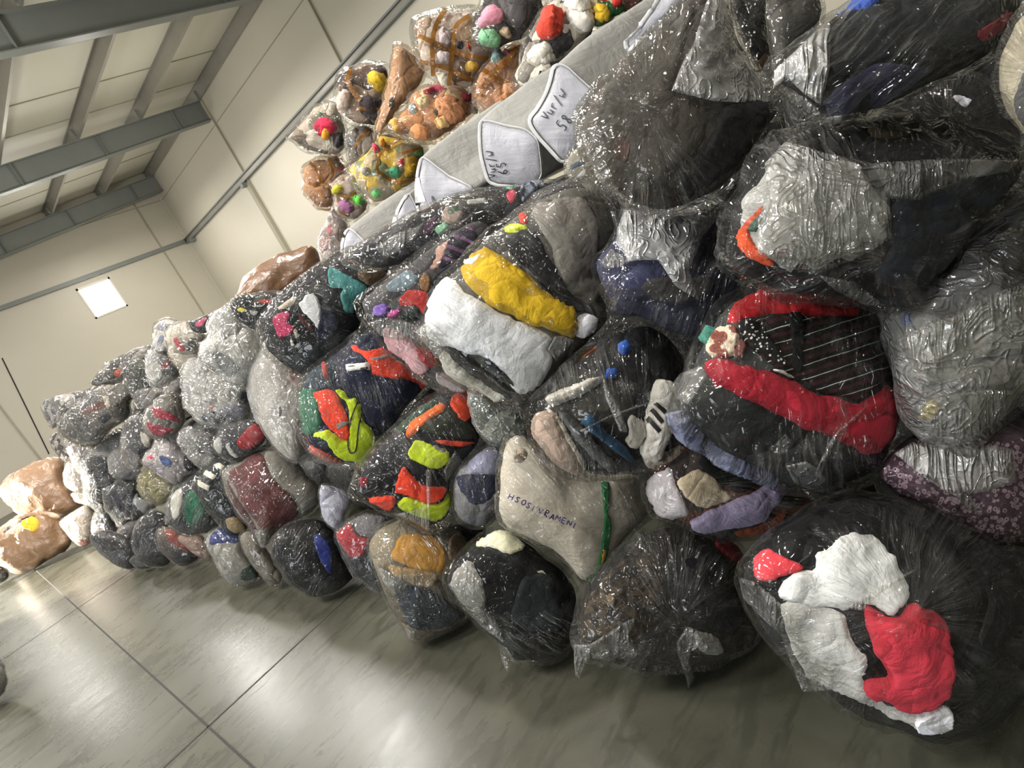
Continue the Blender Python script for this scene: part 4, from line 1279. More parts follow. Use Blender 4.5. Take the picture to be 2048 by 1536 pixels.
bag('navy_milky', 'clothing_bag', 'clear bag of navy clothes with a milky folded film top',
    'I:665,655 680,560 760,490 795,430 810,340 850,230 1000,210 1280,190 1480,110 1560,180 1570,330 1560,500 1610,590 1680,640 1680,720 1520,940 1440,1010 1380,1105 1250,1090 1050,1030 930,970 820,968 765,905 695,785',
    '33364f,3a3d58,2a2c42,2f3040', 'clear', [
        ('3d3b3c', '', 'I:930,760 1060,690 1300,700 1440,640 1480,760 1300,880 1080,880', 'dark grey garment'), ('20222c', '', 'I:1300,640 1380,460 1520,330 1560,480 1640,650 1500,800 1400,720', 'black garment')],
    [('veil', 'I:790,470 800,360 850,235 1060,255 1290,210 1480,125 1552,205 1380,430 1340,540 1290,650 1362,862 1200,760 1080,580 880,585', {'wr': .014}), ('flap', 'I:680,600 760,500 900,590 800,640 720,640')], ang=110, knot=None, crease=.009, dd=.0)
bag('sack_white', 'woven_sack', 'dirty white woven sack with purple handwriting and a green band',
    'W:1000,950 1008,885 1038,866 1078,900 1160,940 1210,950 1285,945 1300,1000 1296,1032 1262,1062 1242,1088 1216,1132 1190,1161 1163,1163 1138,1132 1108,1102 1080,1092 1030,1062 998,1042', '@sack:b9b1a4', 'soft', [
        ('1f6a38', '', 'Q:1370,560 1500,560 1500,720 1505,900 1470,1000 1525,1070 1530,1240 1500,1400 1480,1536 1440,1700 1300,1880 1180,1930 1160,1880 1300,1800 1370,1500 1400,1250 1415,1020 1400,880 1385,720', 'green printed band', {'off': .008, 'wr': .001, 'name': 'printed_band', 'dens': 26}),
        ('c8902a', '', 'Q:1380,1480 1450,1480 1430,1640 1350,1720', 'yellow print', {'off': .009, 'wr': .001, 'name': 'printed_band'}),
        ('5a4a38', 'melange:b5aa98:30', 'Q:180,120 330,100 400,200 300,330 180,300', 'brown stain', {'off': .003, 'wr': .001, 'name': 'stain'})], cat='sack', group='', bundle='sack_body', dd=-.05, ang=50, thick=.8, gap=.008)
writing('sack_white', 'HSOSIVRAMENI', 'Q:130,800', 'Q:1060,1230', 11, 2.2, '20154e', 'purple handwriting')
bag('shoes', 'shoe_bag', 'clear bag of shoes with a white three-striped sneaker and a tan sandal',
    'W:1052,838 1072,790 1128,738 1188,686 1240,645 1300,640 1355,672 1400,740 1380,790 1360,830 1395,890 1335,932 1280,953 1200,958 1138,947 1086,912 1062,872',
    '26272a,1b1c1f,3a3835,15161a', 'clear', [
        ('5e5f60', '', 'L:365,400 480,435 640,620 810,790 760,830 570,690', 'grey sole', {'name': 'shoe', 'bulge': .02}),
        ('27455e', '', 'L:535,480 640,415 720,560 850,640 930,760 850,730 640,570', 'blue shoe', {'name': 'shoe', 'bulge': .03}),
        ('9d8a7c', '', 'L:235,560 260,440 310,395 400,440 470,590 560,740 575,830 500,835 350,700', 'tan sandal', {'name': 'shoe', 'bulge': .03}),
        ('cfc8bc', '', 'L:305,395 335,395 420,470 480,590 570,740 578,830 555,830 545,760 450,610 390,480', 'pale sandal edge', {'name': 'shoe_edge', 'off': .03, 'dens': 14}),
        ('b5b0a8', '', 'L:325,350 500,255 690,175 705,220 540,320 360,392', 'pale strap', {'name': 'shoe_strap', 'bulge': .02}),
        ('aeaba3', '', 'L:985,480 930,465 900,435 865,480 885,560 850,620 880,660 940,660 1000,570', 'laces of the sneaker', {'name': 'sneaker_laces', 'off': .014, 'wr': .010}),
        ('d8d4cc', '', 'L:1025,320 1040,240 1075,195 1150,205 1187,280 1165,480 1125,600 1080,722 1010,735 950,710 955,650 985,570 980,480 1000,400', 'white sneaker', {'name': 'sneaker', 'bulge': .022, 'dens': 30, 'off': .018, 'wr': .003}),
        ('8d8a85', '', 'L:1085,400 1150,330 1165,480 1120,600 1075,715 1040,715 1090,600', 'grey side of the sneaker sole', {'name': 'sneaker_sole', 'bulge': .0, 'off': .012}),
        ('2f5ab0', '', 'I:795,1190 850,1150 905,1195 840,1240', 'blue ball of cloth', {'bulge': .02}), ('2a55a8', '', 'I:730,1330 810,1325 800,1390 715,1390', 'blue ball of cloth', {'bulge': .02}),
        ('b8502f', '', 'I:490,1190 600,1130 660,1160 620,1190 520,1220', 'orange scrap'), ('b5aba0', '', 'L:1000,640 1080,720 1200,660 1290,600 1200,690 1060,780 960,740', 'beige shoe', {'name': 'shoe'}),
        ('d8c22a', '', 'L:215,515 250,505 262,545 230,552', 'yellow tag', {'dens': 8, 'name': 'label_tag'})],
    [('flap', 'L:690,130 750,280 830,420 870,560 820,560 760,420 720,330', {'wr': .005}), ('flap', 'L:560,540 760,440 1060,340 1060,352 760,458 565,560', {'wr': .003, 'dens': 30})], dd=-.12, gap=.045, ang=80, crease=.006, thick=.88)
_r, _o, _ti, _to, _D, _c = BAGS['shoes']
ribbon(LAIDO['white sneaker'], _o, LAID['white sneaker'], _D, [pts('L:1062,362 1128,432'), pts('L:1036,410 1108,495'), pts('L:1010,465 1090,555')], 8.5, plain('ink', '18181a', 0.5, 0.0, 0.0), 'sneaker_stripe', 0.004, 'black stripe of the sneaker')
bag('striped_red', 'clothing_bag', 'big bag of red clothes and a black and white striped garment at the right',
    'W:1340,812 1372,740 1408,660 1450,615 1500,580 1580,565 1660,575 1745,600 1775,640 1792,690 1805,760 1808,830 1798,882 1770,935 1720,968 1650,988 1580,975 1500,948 1440,922 1390,884 1345,852',
    '2c2e2e,242627,343636', 'clear', [
        ('b02028', '', 'J:10,1165 50,1080 200,965 450,930 700,960 900,1020 940,1150 700,1145 550,1125 430,1125 300,1125 180,1150 40,1200', 'red garment along the top', {'bulge': .015}),
        ('17191b', 'stripe:c9bfb4:108:0.016:0.13;stripe:3d1f22:108:0.032:0.26', 'J:170,1155 420,1110 540,1128 720,1130 1040,1095 1110,1250 1165,1450 M:1180,340 1100,385 1000,475 900,545 820,492 640,490 600,425 470,360 330,285 90,95', 'black garment with white and maroon stripes', {'dens': 26}),
        ('101113', '', 'J:420,1120 535,1120 540,1536 M:530,100 530,340 440,300 450,80', 'plain black placket', {'off': .014}),
        ('9e1f30', '', 'L:1380,100 1500,55 1640,60 M:0,215 150,278 320,310 480,372 600,450 650,492 800,492 900,542 1000,482 1105,385 1150,440 1165,600 1145,740 1080,842 940,912 920,862 800,802 560,712 440,652 340,592 160,522 80,472 0,430 L:1480,260 1420,200', 'red garment across the middle', {'bulge': .02, 'off': .014}),
        ('c9bca5', 'floral:7a3a30:4a3a30:40', 'I:1415,1190 1480,1060 1620,1030 1645,1120 1590,1250 1450,1255', 'cream flowered garment'), ('131416', 'dots:d5d2cc:110', 'I:1605,1040 1720,995 1850,1140 1955,1290 1930,1330 1800,1250 1700,1150', 'black garment with white dots', {'off': .015}),
        ('6a4038', '', 'I:1590,1250 1640,1120 1690,1160 1660,1260', 'brown strip'), ('3d8a7a', '', 'I:1390,1130 1420,1060 1480,1040 1430,1180', 'teal scrap'),
        ('32364a', 'melange:6a7088:50', 'L:1170,420 1260,400 1300,480 1500,680 1700,770 1900,860 1920,930 1800,890 1500,740 1300,620 1220,510', 'blue-grey knit edge', {'bulge': .02}),
        ('d8d8d2', '', 'M:310,305 360,295 470,355 470,368', 'white corner', {'dens': 10})],
    [('flap', 'M:640,960 740,760 820,680 960,560 1000,540 860,680 760,800 700,920 660,1060 620,1020', {'wr': .006}), ('milky', 'M:420,960 560,930 640,980 700,1050 690,1150 600,1130 480,1080', {'wr': .008}), ('flap', 'M:310,850 420,740 470,800 440,880 370,900'), ('flap', 'L:1170,240 1230,160 1390,100 1420,180 1300,380 1200,330', {'wr': .005})],
    dd=-.1, ang=85, crease=.007, thick=.85, det=1.1)
bag('beige_lavender', 'clothing_bag', 'clear bag of beige, black and lavender clothes under the shoe bag',
    'W:1288,978 1300,935 1345,905 1380,880 1430,885 1500,920 1570,955 1620,985 1640,1010 1590,1045 1530,1070 1460,1080 1390,1070 1340,1038 1308,1036', '2b2526,332c2c,5a3424', 'clear', [
        ('c2b39a', '', 'L:1190,890 1340,800 1440,850 1480,880 1520,940 1610,1000 1500,1062 1380,1092 1250,1000', 'beige garment'), ('101113', '', 'L:1340,780 1370,690 1500,720 1800,850 1790,905 1640,1000 1490,905', 'black garment'),
        ('9a8fb0', '', 'L:1275,1170 1500,1055 1740,960 1850,880 1995,945 1860,1090 1800,1180 1400,1245 1320,1225', 'lavender garment', {'bulge': .02}), ('a5a0a5', '', 'L:1000,910 1070,830 1180,790 1190,890 1250,1000 1300,1130 1180,1160 1060,1140 1010,1060', 'pale grey garment'), ('7a3a22', '', 'L:1560,1250 1820,1180 1960,1080 1900,1200 1700,1270', 'rust garment')],
    dd=.02, ang=None, knot=pts('L:1310,900')[0], crease=.008)
bag('vest_upper', 'clothing_bag', 'clear bag of orange and yellow high-visibility vests with a navy jacket, the upper of two',
    'W:595,790 612,745 658,718 688,688 730,657 768,655 800,690 840,730 868,765 815,812 793,852 772,884 742,914 715,935 680,928 640,918 606,892 596,840', '1d2236,20263a,191d2e', 'clear', [
        ('20303c', '', 'H:0,1230 100,1150 250,1070 240,1280 100,1310', 'dark green blue garment'), ('1f5a42', '', 'K:-10,60 0,-80 120,-90 130,20 150,190 60,250 0,210', 'green garment'),
        ('1b2138', '', 'H:255,1110 420,1010 470,1100 500,1200 720,1220 820,1300 700,1440 600,1560 460,1560 400,1370 280,1300', 'navy jacket', {'bulge': .02}),
        ('e2442a', '', 'H:330,1010 380,980 420,1030 600,1005 650,1080 720,1120 850,1200 880,1260 830,1310 800,1240 500,1210 470,1100', 'orange band'), ('8b8782', '', 'H:470,1080 620,1055 650,1085 490,1118', 'grey reflective strip', {'off': .018, 'wr': .002}),
        ('e2482f', '', 'H:85,1310 210,1275 300,1400 345,1536 K:350,270 300,280 160,150 120,10', 'orange vest front', {'off': .014}), ('8f8d88', '', 'K:245,150 320,125 345,160 260,215', 'grey reflective strip', {'off': .02, 'wr': .002}), ('9a9892', '', 'H:200,1350 250,1400 230,1400 205,1390', 'grey reflective strip', {'off': .02, 'wr': .002, 'dens': 8}),
        ('c4d92c', '', 'H:230,1288 285,1285 325,1350 400,1355 445,1536 K:450,130 515,235 505,380 400,410 300,400 200,330 170,260 50,245 180,195 260,240 330,285 335,80 H:325,1400', 'yellow vest front', {'off': .016, 'wr': .01}),
        ('e8e8e6', '', 'H:318,1128 474,1105 480,1165 325,1188', 'white paper label', {'off': .02, 'wr': .001, 'soft': False, 'dens': 10, 'name': 'label_tag'}), ('c0564c', '', 'K:0,260 80,310 200,370 320,430 280,440 120,390 20,320', 'salmon garment edge'), ('b84a46', '', 'H:150,1130 200,1110 200,1260 180,1240', 'red strip', {'dens': 10})],
    [('milky', 'K:0,250 100,340 300,440 420,430 480,400 420,470 280,480 100,420'), ('flap', 'K:500,240 580,260 530,380 480,400')], dd=-.1, ang=70, thick=.88, det=1.1)
_r, _o, _ti, _to, _D, _c = BAGS['vest_upper']
ribbon(LAIDO['yellow vest front'], _o, LAID['yellow vest front'], _D, [pts('K:395,5 340,150 325,310 345,365 385,350 400,180 430,30')], 2.6, plain('ink', '18181a', 0.5, 0.0, 0.0), 'zip', 0.004, 'black zip outline')
ribbon(LAIDO['white paper label'], _o, LAID['white paper label'], _D, [pts('H:330,1138 372,1131'), pts('H:410,1150 462,1142'), pts('H:412,1156 462,1148')], 1.4, plain('ink', '18181a', 0.5, 0.0, 0.0), 'label_print', 0.003, None, sub=1.0)
bag('vest_lower', 'clothing_bag', 'clear bag of black, orange and yellow high-visibility clothes, the lower of two',
    'K:335,640 400,465 520,300 640,180 800,50 960,-50 1150,-130 1215,0 1215,110 1250,280 1120,420 1075,470 1050,560 1038,660 1025,820 960,870 880,902 760,822 640,782 460,702 355,672',
    '1b1b20,212127,15151a', 'clear', [
        ('2b2f26', '', 'K:760,200 900,100 1060,60 1180,180 1220,270 1050,270 900,230', 'dark green garment'), ('1f3a2c', '', 'K:640,190 800,60 960,-30 900,60 760,180 680,260', 'green garment'),
        ('c8dc2e', '', 'K:730,390 750,320 800,258 920,310 1010,340 1035,410 940,482 850,452', 'yellow garment', {'off': .014, 'wr': .01}), ('e2452b', '', 'K:635,630 700,425 780,540 870,590 1005,590 965,692 880,712 780,662 700,642', 'orange garment', {'off': .014, 'wr': .012}),
        ('c4d82c', '', 'K:645,720 720,648 860,700 965,708 1030,590 1022,700 980,800 900,822', 'yellow garment along the bottom', {'off': .016, 'wr': .01}), ('d86a2c', '', 'K:718,235 760,150 980,15 1005,60 860,160 745,272', 'orange strap'), ('d04526', '', 'K:1005,0 1150,-70 1195,90 1100,165', 'orange garment'),
        ('de452e', '', 'K:440,670 640,645 665,690 605,782 500,762', 'orange hem'), ('d84a30', '', 'K:900,270 1180,285 1230,280 1100,320 980,310', 'orange piping', {'dens': 12}), ('8a1f30', '', 'K:425,540 465,520 460,590 430,600', 'red spot', {'dens': 8}), ('8d8d86', '', 'K:880,300 930,310 1010,345 960,360', 'grey reflective strip', {'dens': 10, 'off': .018})],
    [('flap', 'K:640,780 760,760 870,720 880,900 760,822', {'wr': .006}), ('flap', 'K:860,480 900,470 890,890 870,895', {'wr': .004}), ('flap', 'K:980,480 1060,340 1120,420 1060,480 1000,560', {'wr': .006})], dd=-.18, ang=55, thick=.88)
bag('crumple_small', 'clothing_bag', 'small crumpled film bag wedged under the white and yellow bag',
    'W:940,768 1000,795 1055,815 1072,850 1050,885 1012,895 975,885 948,852 936,805', '8a8f88,a5a8a0,4a5a50,c5c5c0', 'crumple', [], dd=.05, crease=.012)
bag('lavender_navy', 'clothing_bag', 'clear bag of lavender and navy clothes left of the woven sack',
    'K:1030,700 1050,500 1140,415 1250,325 1340,290 1410,380 1410,560 1400,700 1330,800 1260,878 1180,880 1075,830', '75757a,8a8a90,5e5f64', 'soft', [
        ('9a9cb8', '', 'K:1130,450 1230,335 1390,340 1390,510 1120,505', 'lavender garment'), ('1f2440', '', 'K:1055,520 1120,500 1380,505 1370,590 1280,705 1180,725 1085,620', 'navy garment'), ('c5c5c8', '', 'K:1320,650 1370,600 1360,640 1330,690', 'white scrap', {'dens': 8})], dd=.0, ang=70)
bag('filler_dark', 'clothing_bag', 'dark bag half hidden between the gold bag and the woven sack',
    'K:1080,830 1200,840 1300,860 1260,960 1150,1010 1000,960 940,880', '1a1a1c,222224', 'soft', [], dd=.2)
bag('floral_purple', 'clothing_bag', 'clear bag of purple patterned cloth with a milky film flap at the right edge',
    'W:1745,948 1790,900 1830,862 1900,880 1980,825 2048,815 2130,850 2140,1090 2050,1092 1980,1093 1930,1063 1858,1024 1785,990', '4a3844,5a4852,3a2c36', 'clear', [
        ('4d3a48', 'floral:a08a98:2a1e28:90', 'M:1050,1020 1130,900 1260,800 1500,780 1800,760 2100,760 2200,1100 2200,1500 2048,1500 1820,1500 1640,1410 1400,1270 1150,1150', 'purple patterned garment', {'dens': 28})],
    [('veil', 'M:1165,880 1280,800 1500,820 1700,828 1830,820 1985,850 1992,1075 1780,1142 1660,1150 1540,1155 1400,1062', {'wr': .012}), ('flap', 'M:1550,1150 1640,1140 1780,1260 1740,1310 1640,1240')], dd=.08, ang=30, thick=.82)
bag('right_milky', 'clothing_bag', 'crumpled grey film bag with a yellow spot, right of the striped red bag',
    'W:1760,628 1800,600 1850,585 1872,550 1912,500 1965,455 2048,390 2140,370 2150,800 2050,800 2012,838 1942,895 1888,900 1828,855 1806,800 1785,722', '6a6a68,55565a,88877f,3a3b3e', 'milky', [
        ('a8a6a0', 'melange:6d6c68:18', 'M:1180,60 1500,-60 1900,-200 2200,-300 2200,150 1900,180 1600,300 1300,240', 'pale grey garment'), ('8d8b86', '', 'M:1250,320 1500,300 1900,220 2100,260 1900,420 1500,420', 'grey garment'),
        ('b5a02a', '', 'M:1320,640 1400,500 1480,540 1460,630', 'yellow garment'), ('26282c', '', 'J:1480,800 1600,700 1860,640 1900,720 1700,860 1500,980', 'black garment'), ('3a4a8a', '', 'J:1220,1140 1290,1110 1310,1170 1250,1210', 'blue scrap', {'dens': 10})],
    [('crumple', 'M:1180,100 1440,-40 1800,-200 2100,-300 2150,120 1800,120 1560,330 1300,330', {'wr': .016}), ('milky', 'M:1280,560 1500,480 1800,440 1975,450 1900,640 1700,800 1540,840 1400,760', {'wr': .010})], dd=.08, ang=30, crease=.010)
bag('clear_white', 'clothing_bag', 'large bag of bunched white film and black clothes with an orange garment',
    'W:1440,500 1452,420 1486,360 1515,300 1560,262 1640,238 1760,230 1900,235 1990,260 2060,310 2058,345 1992,405 1932,475 1892,545 1852,605 1800,625 1720,608 1640,590 1560,585 1528,565 1490,548 1448,532',
    '1c1d1f,242528,161719', 'clear', [
        ('a3a3a0', '', 'J:85,590 105,330 290,95 330,-10 430,20 560,-40 640,60 860,60 1000,140 1060,280 1160,400 1120,500 1150,640 950,705 880,800 780,745 620,845 520,800 440,870 330,760 250,725 180,640', 'grey white cloth behind the film'),
        ('d0532f', '', 'J:95,600 130,520 275,365 285,440 185,560 205,640 335,740 355,805 210,745 115,685', 'orange garment', {'off': .014}), ('2f5548', '', 'J:165,560 230,455 285,430 240,575', 'dark green garment', {'off': .016}),
        ('3a3526', '', 'C:950,880 1150,800 1350,810 1300,930 1050,960', 'olive garment'), ('23262d', '', 'J:1130,320 1400,260 1900,60 2040,20 1900,300 1600,700 1300,980 1000,900 1150,640', 'black garment')],
    [('crumple', 'J:280,90 420,-60 700,20 1000,90 1300,110 1130,330 1150,600 950,720 620,850 420,800 230,700 230,480 290,330', {'wr': .022, 'dens': 36}), ('milky', 'J:1000,90 1500,60 2030,60 1950,150 1640,200 1330,340 1140,330', {'wr': .016, 'dens': 30}), ('flap', 'J:640,850 900,900 1100,1060 960,1060 760,960', {'wr': .01})], dd=-.1, ang=None, knot=pts('J:1130,740')[0], crease=.012, thick=.88, det=1.1)
bag('grey_top', 'clothing_bag', 'big bag of dark grey cloth gathered at a shiny knot with a clear corner',
    'B:365,850 385,750 480,590 700,370 900,195 1060,45 1150,-40 1250,-80 1390,-20 1425,150 1445,260 1605,520 1705,690 1730,740 1660,860 1620,960 1500,1155 1340,1295 1150,1385 950,1445 740,1405 635,1335 515,1240 435,1080 385,960',
    '4b4743,433f3c,55504b', 'clear', [
        ('4c4843', '', 'B:430,900 560,540 760,330 940,200 1130,20 1190,60 1080,400 1000,640 1210,660 1300,780 1210,1000 990,1250 760,1350 620,1270 500,1150', 'dark grey garment', {'wr': .012, 'dens': 30}),
        ('2b2b2c', '', 'B:1300,680 1600,570 1690,740 1500,1100 1150,1340 1000,1260 1220,1010 1315,810', 'black garment'), ('5a4a44', '', 'B:600,960 690,900 740,1000 700,1130 620,1080', 'brown garment')],
    [('veil', 'B:1150,300 1240,0 1390,-20 1425,150 1440,270 1605,530 1725,725 1500,700 1290,690 1000,620 1070,440', {'wr': .010, 'dens': 28}), ('milky', 'B:380,900 470,860 640,830 600,960 560,1100 640,1280 740,1400 620,1340 500,1230 420,1060', {'wr': .012}), ('flap', 'B:1240,380 1425,200 1440,265 1240,430', {'wr': .004, 'off': .03})],
    dd=-.1, ang=None, knot=pts('B:820,700')[0], crease=.012, thick=.78, det=1.15)
bag('dark_corner', 'clothing_bag', 'very large clear bag of black and navy clothes with a clear pointed corner, top right',
    'C:330,605 335,420 500,290 630,195 760,95 840,40 1000,-120 1600,-260 2050,-120 2080,60 1920,320 1620,500 1310,655 1010,785 720,875 595,792 425,625',
    '1b1c1d,202122,171818', 'clear', [
        ('2b2b40', '', 'C:655,690 740,600 830,560 1000,430 1100,420 1300,430 1500,440 1250,650 1000,765 780,825 690,785', 'navy garment', {'wr': .012}), ('24272a', '', 'C:740,170 1000,20 1500,-120 1900,-100 1900,300 1500,430 1100,420 800,560 720,480', 'black garment'),
        ('2a50a8', '', 'C:700,-20 960,-120 1080,0 1000,60 830,80', 'blue garment'), ('7d3036', '', 'C:1680,240 1800,150 1960,70 1890,210 1750,305', 'red garment')],
    [('veil', 'C:335,605 345,480 430,400 640,200 740,140 735,160 720,480 660,720 560,650 430,530', {'wr': .006, 'dens': 24}), ('flap', 'C:425,620 560,660 700,800 960,760 720,872 595,790', {'wr': .006})], dd=-.12, ang=140, thick=.85)
bag('grey_glossy', 'clothing_bag', 'grey glossy film bag at the top, left of the very large corner bag',
    'C:280,-20 420,-160 620,-160 690,20 650,200 520,330 350,600 325,420 292,270', '4b4946,55524e,3f3d3b', 'soft', [], [('milky', 'C:330,430 520,280 640,190 600,260 450,420 340,600', {'wr': .012})], dd=.02, ang=120, crease=.012)
bag('behind_black', 'clothing_bag', 'black bag deep in shade between the grey gathered bag and the glossy one',
    'B:1370,0 1420,-100 1660,-120 1680,100 1690,420 1700,620 1620,560 1500,340', '131414,1a1918', 'soft', [('4a3526', '', 'B:1570,440 1640,340 1680,420 1660,560 1610,520', 'brown strip')], dd=.25)
bag('behind_small', 'clothing_bag', 'black bag with a small white cloth, in shade under the very large corner bag',
    'W:1660,290 1740,215 1840,160 1920,140 2010,170 2080,260 2060,340 1950,330 1800,320', '141516,1b1c1e', 'soft', [('c5c5d0', '', 'C:1550,650 1620,660 1700,690 1650,745 1600,710', 'small white cloth')], dd=.35)
bag('right_cream', 'clothing_bag', 'cream and grey bag cut by the right picture edge near the top',
    'W:1988,160 1998,90 2035,20 2110,-20 2180,60 2180,300 2060,300 2030,255 2008,215', 'c5bda8,b5ad9a,77756f', 'soft', [('5c5c5e', '', 'C:1970,740 2000,560 2060,420 2200,420 2200,900 2050,880', 'grey garment')], dd=-.1, a=1.1)
bag('small_label', 'clothing_bag', 'small bag with a blue rim and white label wedged under the bale marked 58',
    'B:262,1095 325,1005 410,975 470,1060 510,1240 560,1330 450,1330 380,1260 285,1225', 'a5a095,8d8a80,b8b2a5', 'soft', [
        ('5a6a78', '', 'S:1000,1060 1060,960 1180,920 1240,960 1160,1010 1040,1060', 'blue rim'), ('e0e0e0', '', 'S:1085,1130 1180,1040 1235,1010 1225,1090 1160,1160 1140,1130', 'white label', {'dens': 8, 'soft': False, 'name': 'label_tag', 'wr': .001})], a=1.5, dd=.1)

# ---------------------------------------------------------------- white bales on the second tier
bale('b58', 'white fabric bale with 58 written on its end', 'S:595,490 690,375 780,220 840,60 880,-130 1000,-130 1200,60 1330,180 1300,400 1260,700 1200,800 980,990 840,830 700,680 620,570', 2.62, 0.72)
writing('b58', 'vur/w', 'S:815,500', 'S:1030,200', 17, 2.0, '1c1c20', 'black handwriting')
writing('b58', '58', 'S:1000,610', 'S:1105,470', 24, 2.2, '1c1c20', 'black handwriting')
bale('b65', 'white fabric bale with 65 written on its end', 'S:58,490 150,490 340,545 560,580 650,650 712,720 735,900 755,1130 600,1230 160,1200 110,1050 62,860 50,650', 2.70, 0.72)
writing('b65', 'vur/w', 'S:250,1110', 'S:215,820', 15, 1.8, '1c1c20', 'black handwriting')
writing('b65', '65', 'S:370,1070', 'S:335,915', 18, 2.0, '1c1c20', 'black handwriting')
bale('b60', 'white fabric bale with half-hidden marks on its end, left of the bale marked 65', 'U:720,130 860,190 1100,380 1300,530 1400,610 1560,680 1800,790 1970,885 1700,1200 1200,1500 780,1600 640,1400 600,900 640,500', 2.78, 0.72)
_r, _o, _ti, _to, _D, _c = BAGS['b60']
ribbon(_r, _o, _to, _D, [pts('U:1000,1150 970,1060 985,1035 1040,1130 1095,1200'), pts('U:1000,1150 1020,1240 1055,1245 1070,1170 1030,1120'), pts('U:1215,1080 1310,1085 1240,1140 1300,1180'), pts('U:1190,1200 1215,1150 1240,1200')], 1.3, plain('ink', '18181a', 0.5, 0.0, 0.0), 'handwriting', 0.010, None, sub=0.8)
bale('b_small', 'white fabric bale showing only a small end corner, left of the bale with half-hidden marks', 'U:435,965 500,1050 560,1170 640,1330 700,1500 640,1800 300,1900 60,1800 140,1500 280,1200', 2.86, 0.72)
bale('b_far', 'white fabric bale farthest left, its long grey side showing', 'H:285,320 310,220 345,180 480,315 470,400 420,480 300,470', 2.95, 0.72)
bale('b_top', 'white fabric bale at the top beside the big grey gathered bag', 'B:685,285 750,235 830,130 900,30 940,-60 1120,-80 1100,40 900,250 720,380', 2.60, 0.72)

# ---------------------------------------------------------------- bags of soft toys on the bales, against the long wall
TOY = 'toy bags heaped behind the bales'
def toys(key, label, outline, pal, film_kind='clear', garments=(), tapes=(), dd=0.0, **kw):
    gs = [(g[0], '', g[1], None, dict({'name': 'soft_toy', 'bulge': .05, 'dens': 16}, **(g[2] if len(g) > 2 else {}))) for g in garments]
    bag(key, 'toy_bag', label, outline, pal, film_kind, gs, (), tapes, a=2.95, k=.30, dd=dd, cat='bag of toys', group=TOY, lump=.10, crease=.010, gap=.035, ang=None, ext=1.10, pscale=kw.pop('pscale', 7.0), bundle='toy_bundle', **kw)

BRN = '8a6a4a,a88a68,6b4f38,c5b8a8,4a3526'
toys('t_left', 'bag of soft toys with a red and an orange toy, farthest left against the wall', 'A:45,940 140,855 240,755 400,685 450,800 490,1000 450,1060 330,1055 230,1025 145,975', '8a7d70,a59a8d,6d6055,c2b8aa', 'soft', [
    ('b02440', 'A:255,860 310,800 380,810 430,860 410,930 300,940'), ('c98a2a', 'A:325,880 360,865 385,930 350,965 320,940'), ('5a7050', 'A:280,790 330,770 330,805'), ('2e2b2c', 'A:390,920 450,890 470,990 400,1020')])
toys('t_brown', 'dark brown bag of soft toys with one yellow toy, taped with brown strips', 'A:415,600 435,495 555,455 780,435 800,640 760,740 715,865 560,855 470,805 425,700', '3a2c26,2a2120,56443a,8a7868', 'clear', [
    ('c2a22c', 'A:625,520 680,485 740,500 770,560 755,640 700,630 640,580'), ('2c2526', 'A:560,720 620,650 720,660 740,760 680,820 600,800'), ('b5a498', 'A:425,660 480,600 530,640 510,720 500,800 440,770')],
    [('A:520,470 490,560 580,690', 9), ('A:560,740 650,745 740,750', 7)], dd=.1)
toys('t_tan', 'upright tan bag twisted to a point, between the dark brown and the taped bag', 'A:765,620 795,400 815,278 945,350 1020,430 1030,560 920,660 820,770 740,860 700,955 685,900', 'ad8f72,a28468,b89a7d', 'amber', [('3c302a', 'A:770,700 800,650 830,720 790,760', {'bulge': .01})])
toys('t_taped', 'bag of soft toys wrapped in brown tape with black writing, topmost on the left', 'A:955,165 1000,115 1200,60 1400,45 1420,200 1440,300 1510,330 1455,430 1370,605 1200,595 1095,555 1010,450 970,300', '8d7660,a89a8d,6b5138,b5a8a0', 'clear', [
    ('a89a98', 'A:1095,230 1150,190 1220,250 1200,330 1110,330'), ('b0a4a2', 'A:1095,360 1200,360 1210,460 1100,440'), ('c5a04a', 'A:1290,430 1380,400 1380,480 1310,500'), ('23232a', 'A:1240,290 1290,280 1285,340 1240,330', {'bulge': .02}), ('b03a2a', 'A:1310,310 1350,320 1340,370'), ('e0d6c2', 'A:1100,480 1180,500 1230,580 1150,560')],
    [('A:1170,70 1100,160 1070,300 1085,520', 9), ('A:1330,110 1230,180 1215,320 1190,580', 9), ('A:980,250 1080,290 1230,370 1460,400', 9), ('A:1000,420 1130,450 1280,520 1380,560', 8)], dd=-.1)
writing('t_taped', 'EI-TOYS', 'V:430,560', 'V:850,700', 8.0, 1.2, '14110c', 'black marker writing')
toys('t_pink', 'bag of pink, green and grey soft toys at the top, right of the taped bag', 'A:1365,265 1395,100 1440,-20 1500,-80 1830,-80 1850,80 1780,225 1520,335 1400,318', '4a4646,5a5655,3a3838', 'clear', [
    ('d08a9a', 'A:1395,150 1440,60 1500,40 1570,90 1560,150 1480,180 1400,200'), ('7fb58a', 'A:1390,250 1430,200 1500,190 1550,260 1520,310 1420,305'), ('bba78a', 'A:1520,220 1570,170 1620,220 1580,270'), ('4d4a4a', 'A:1510,0 1640,-40 1760,40 1740,180 1640,200 1560,120', {'bulge': .08}), ('b59a80', 'A:1600,130 1650,110 1690,150 1640,175')])
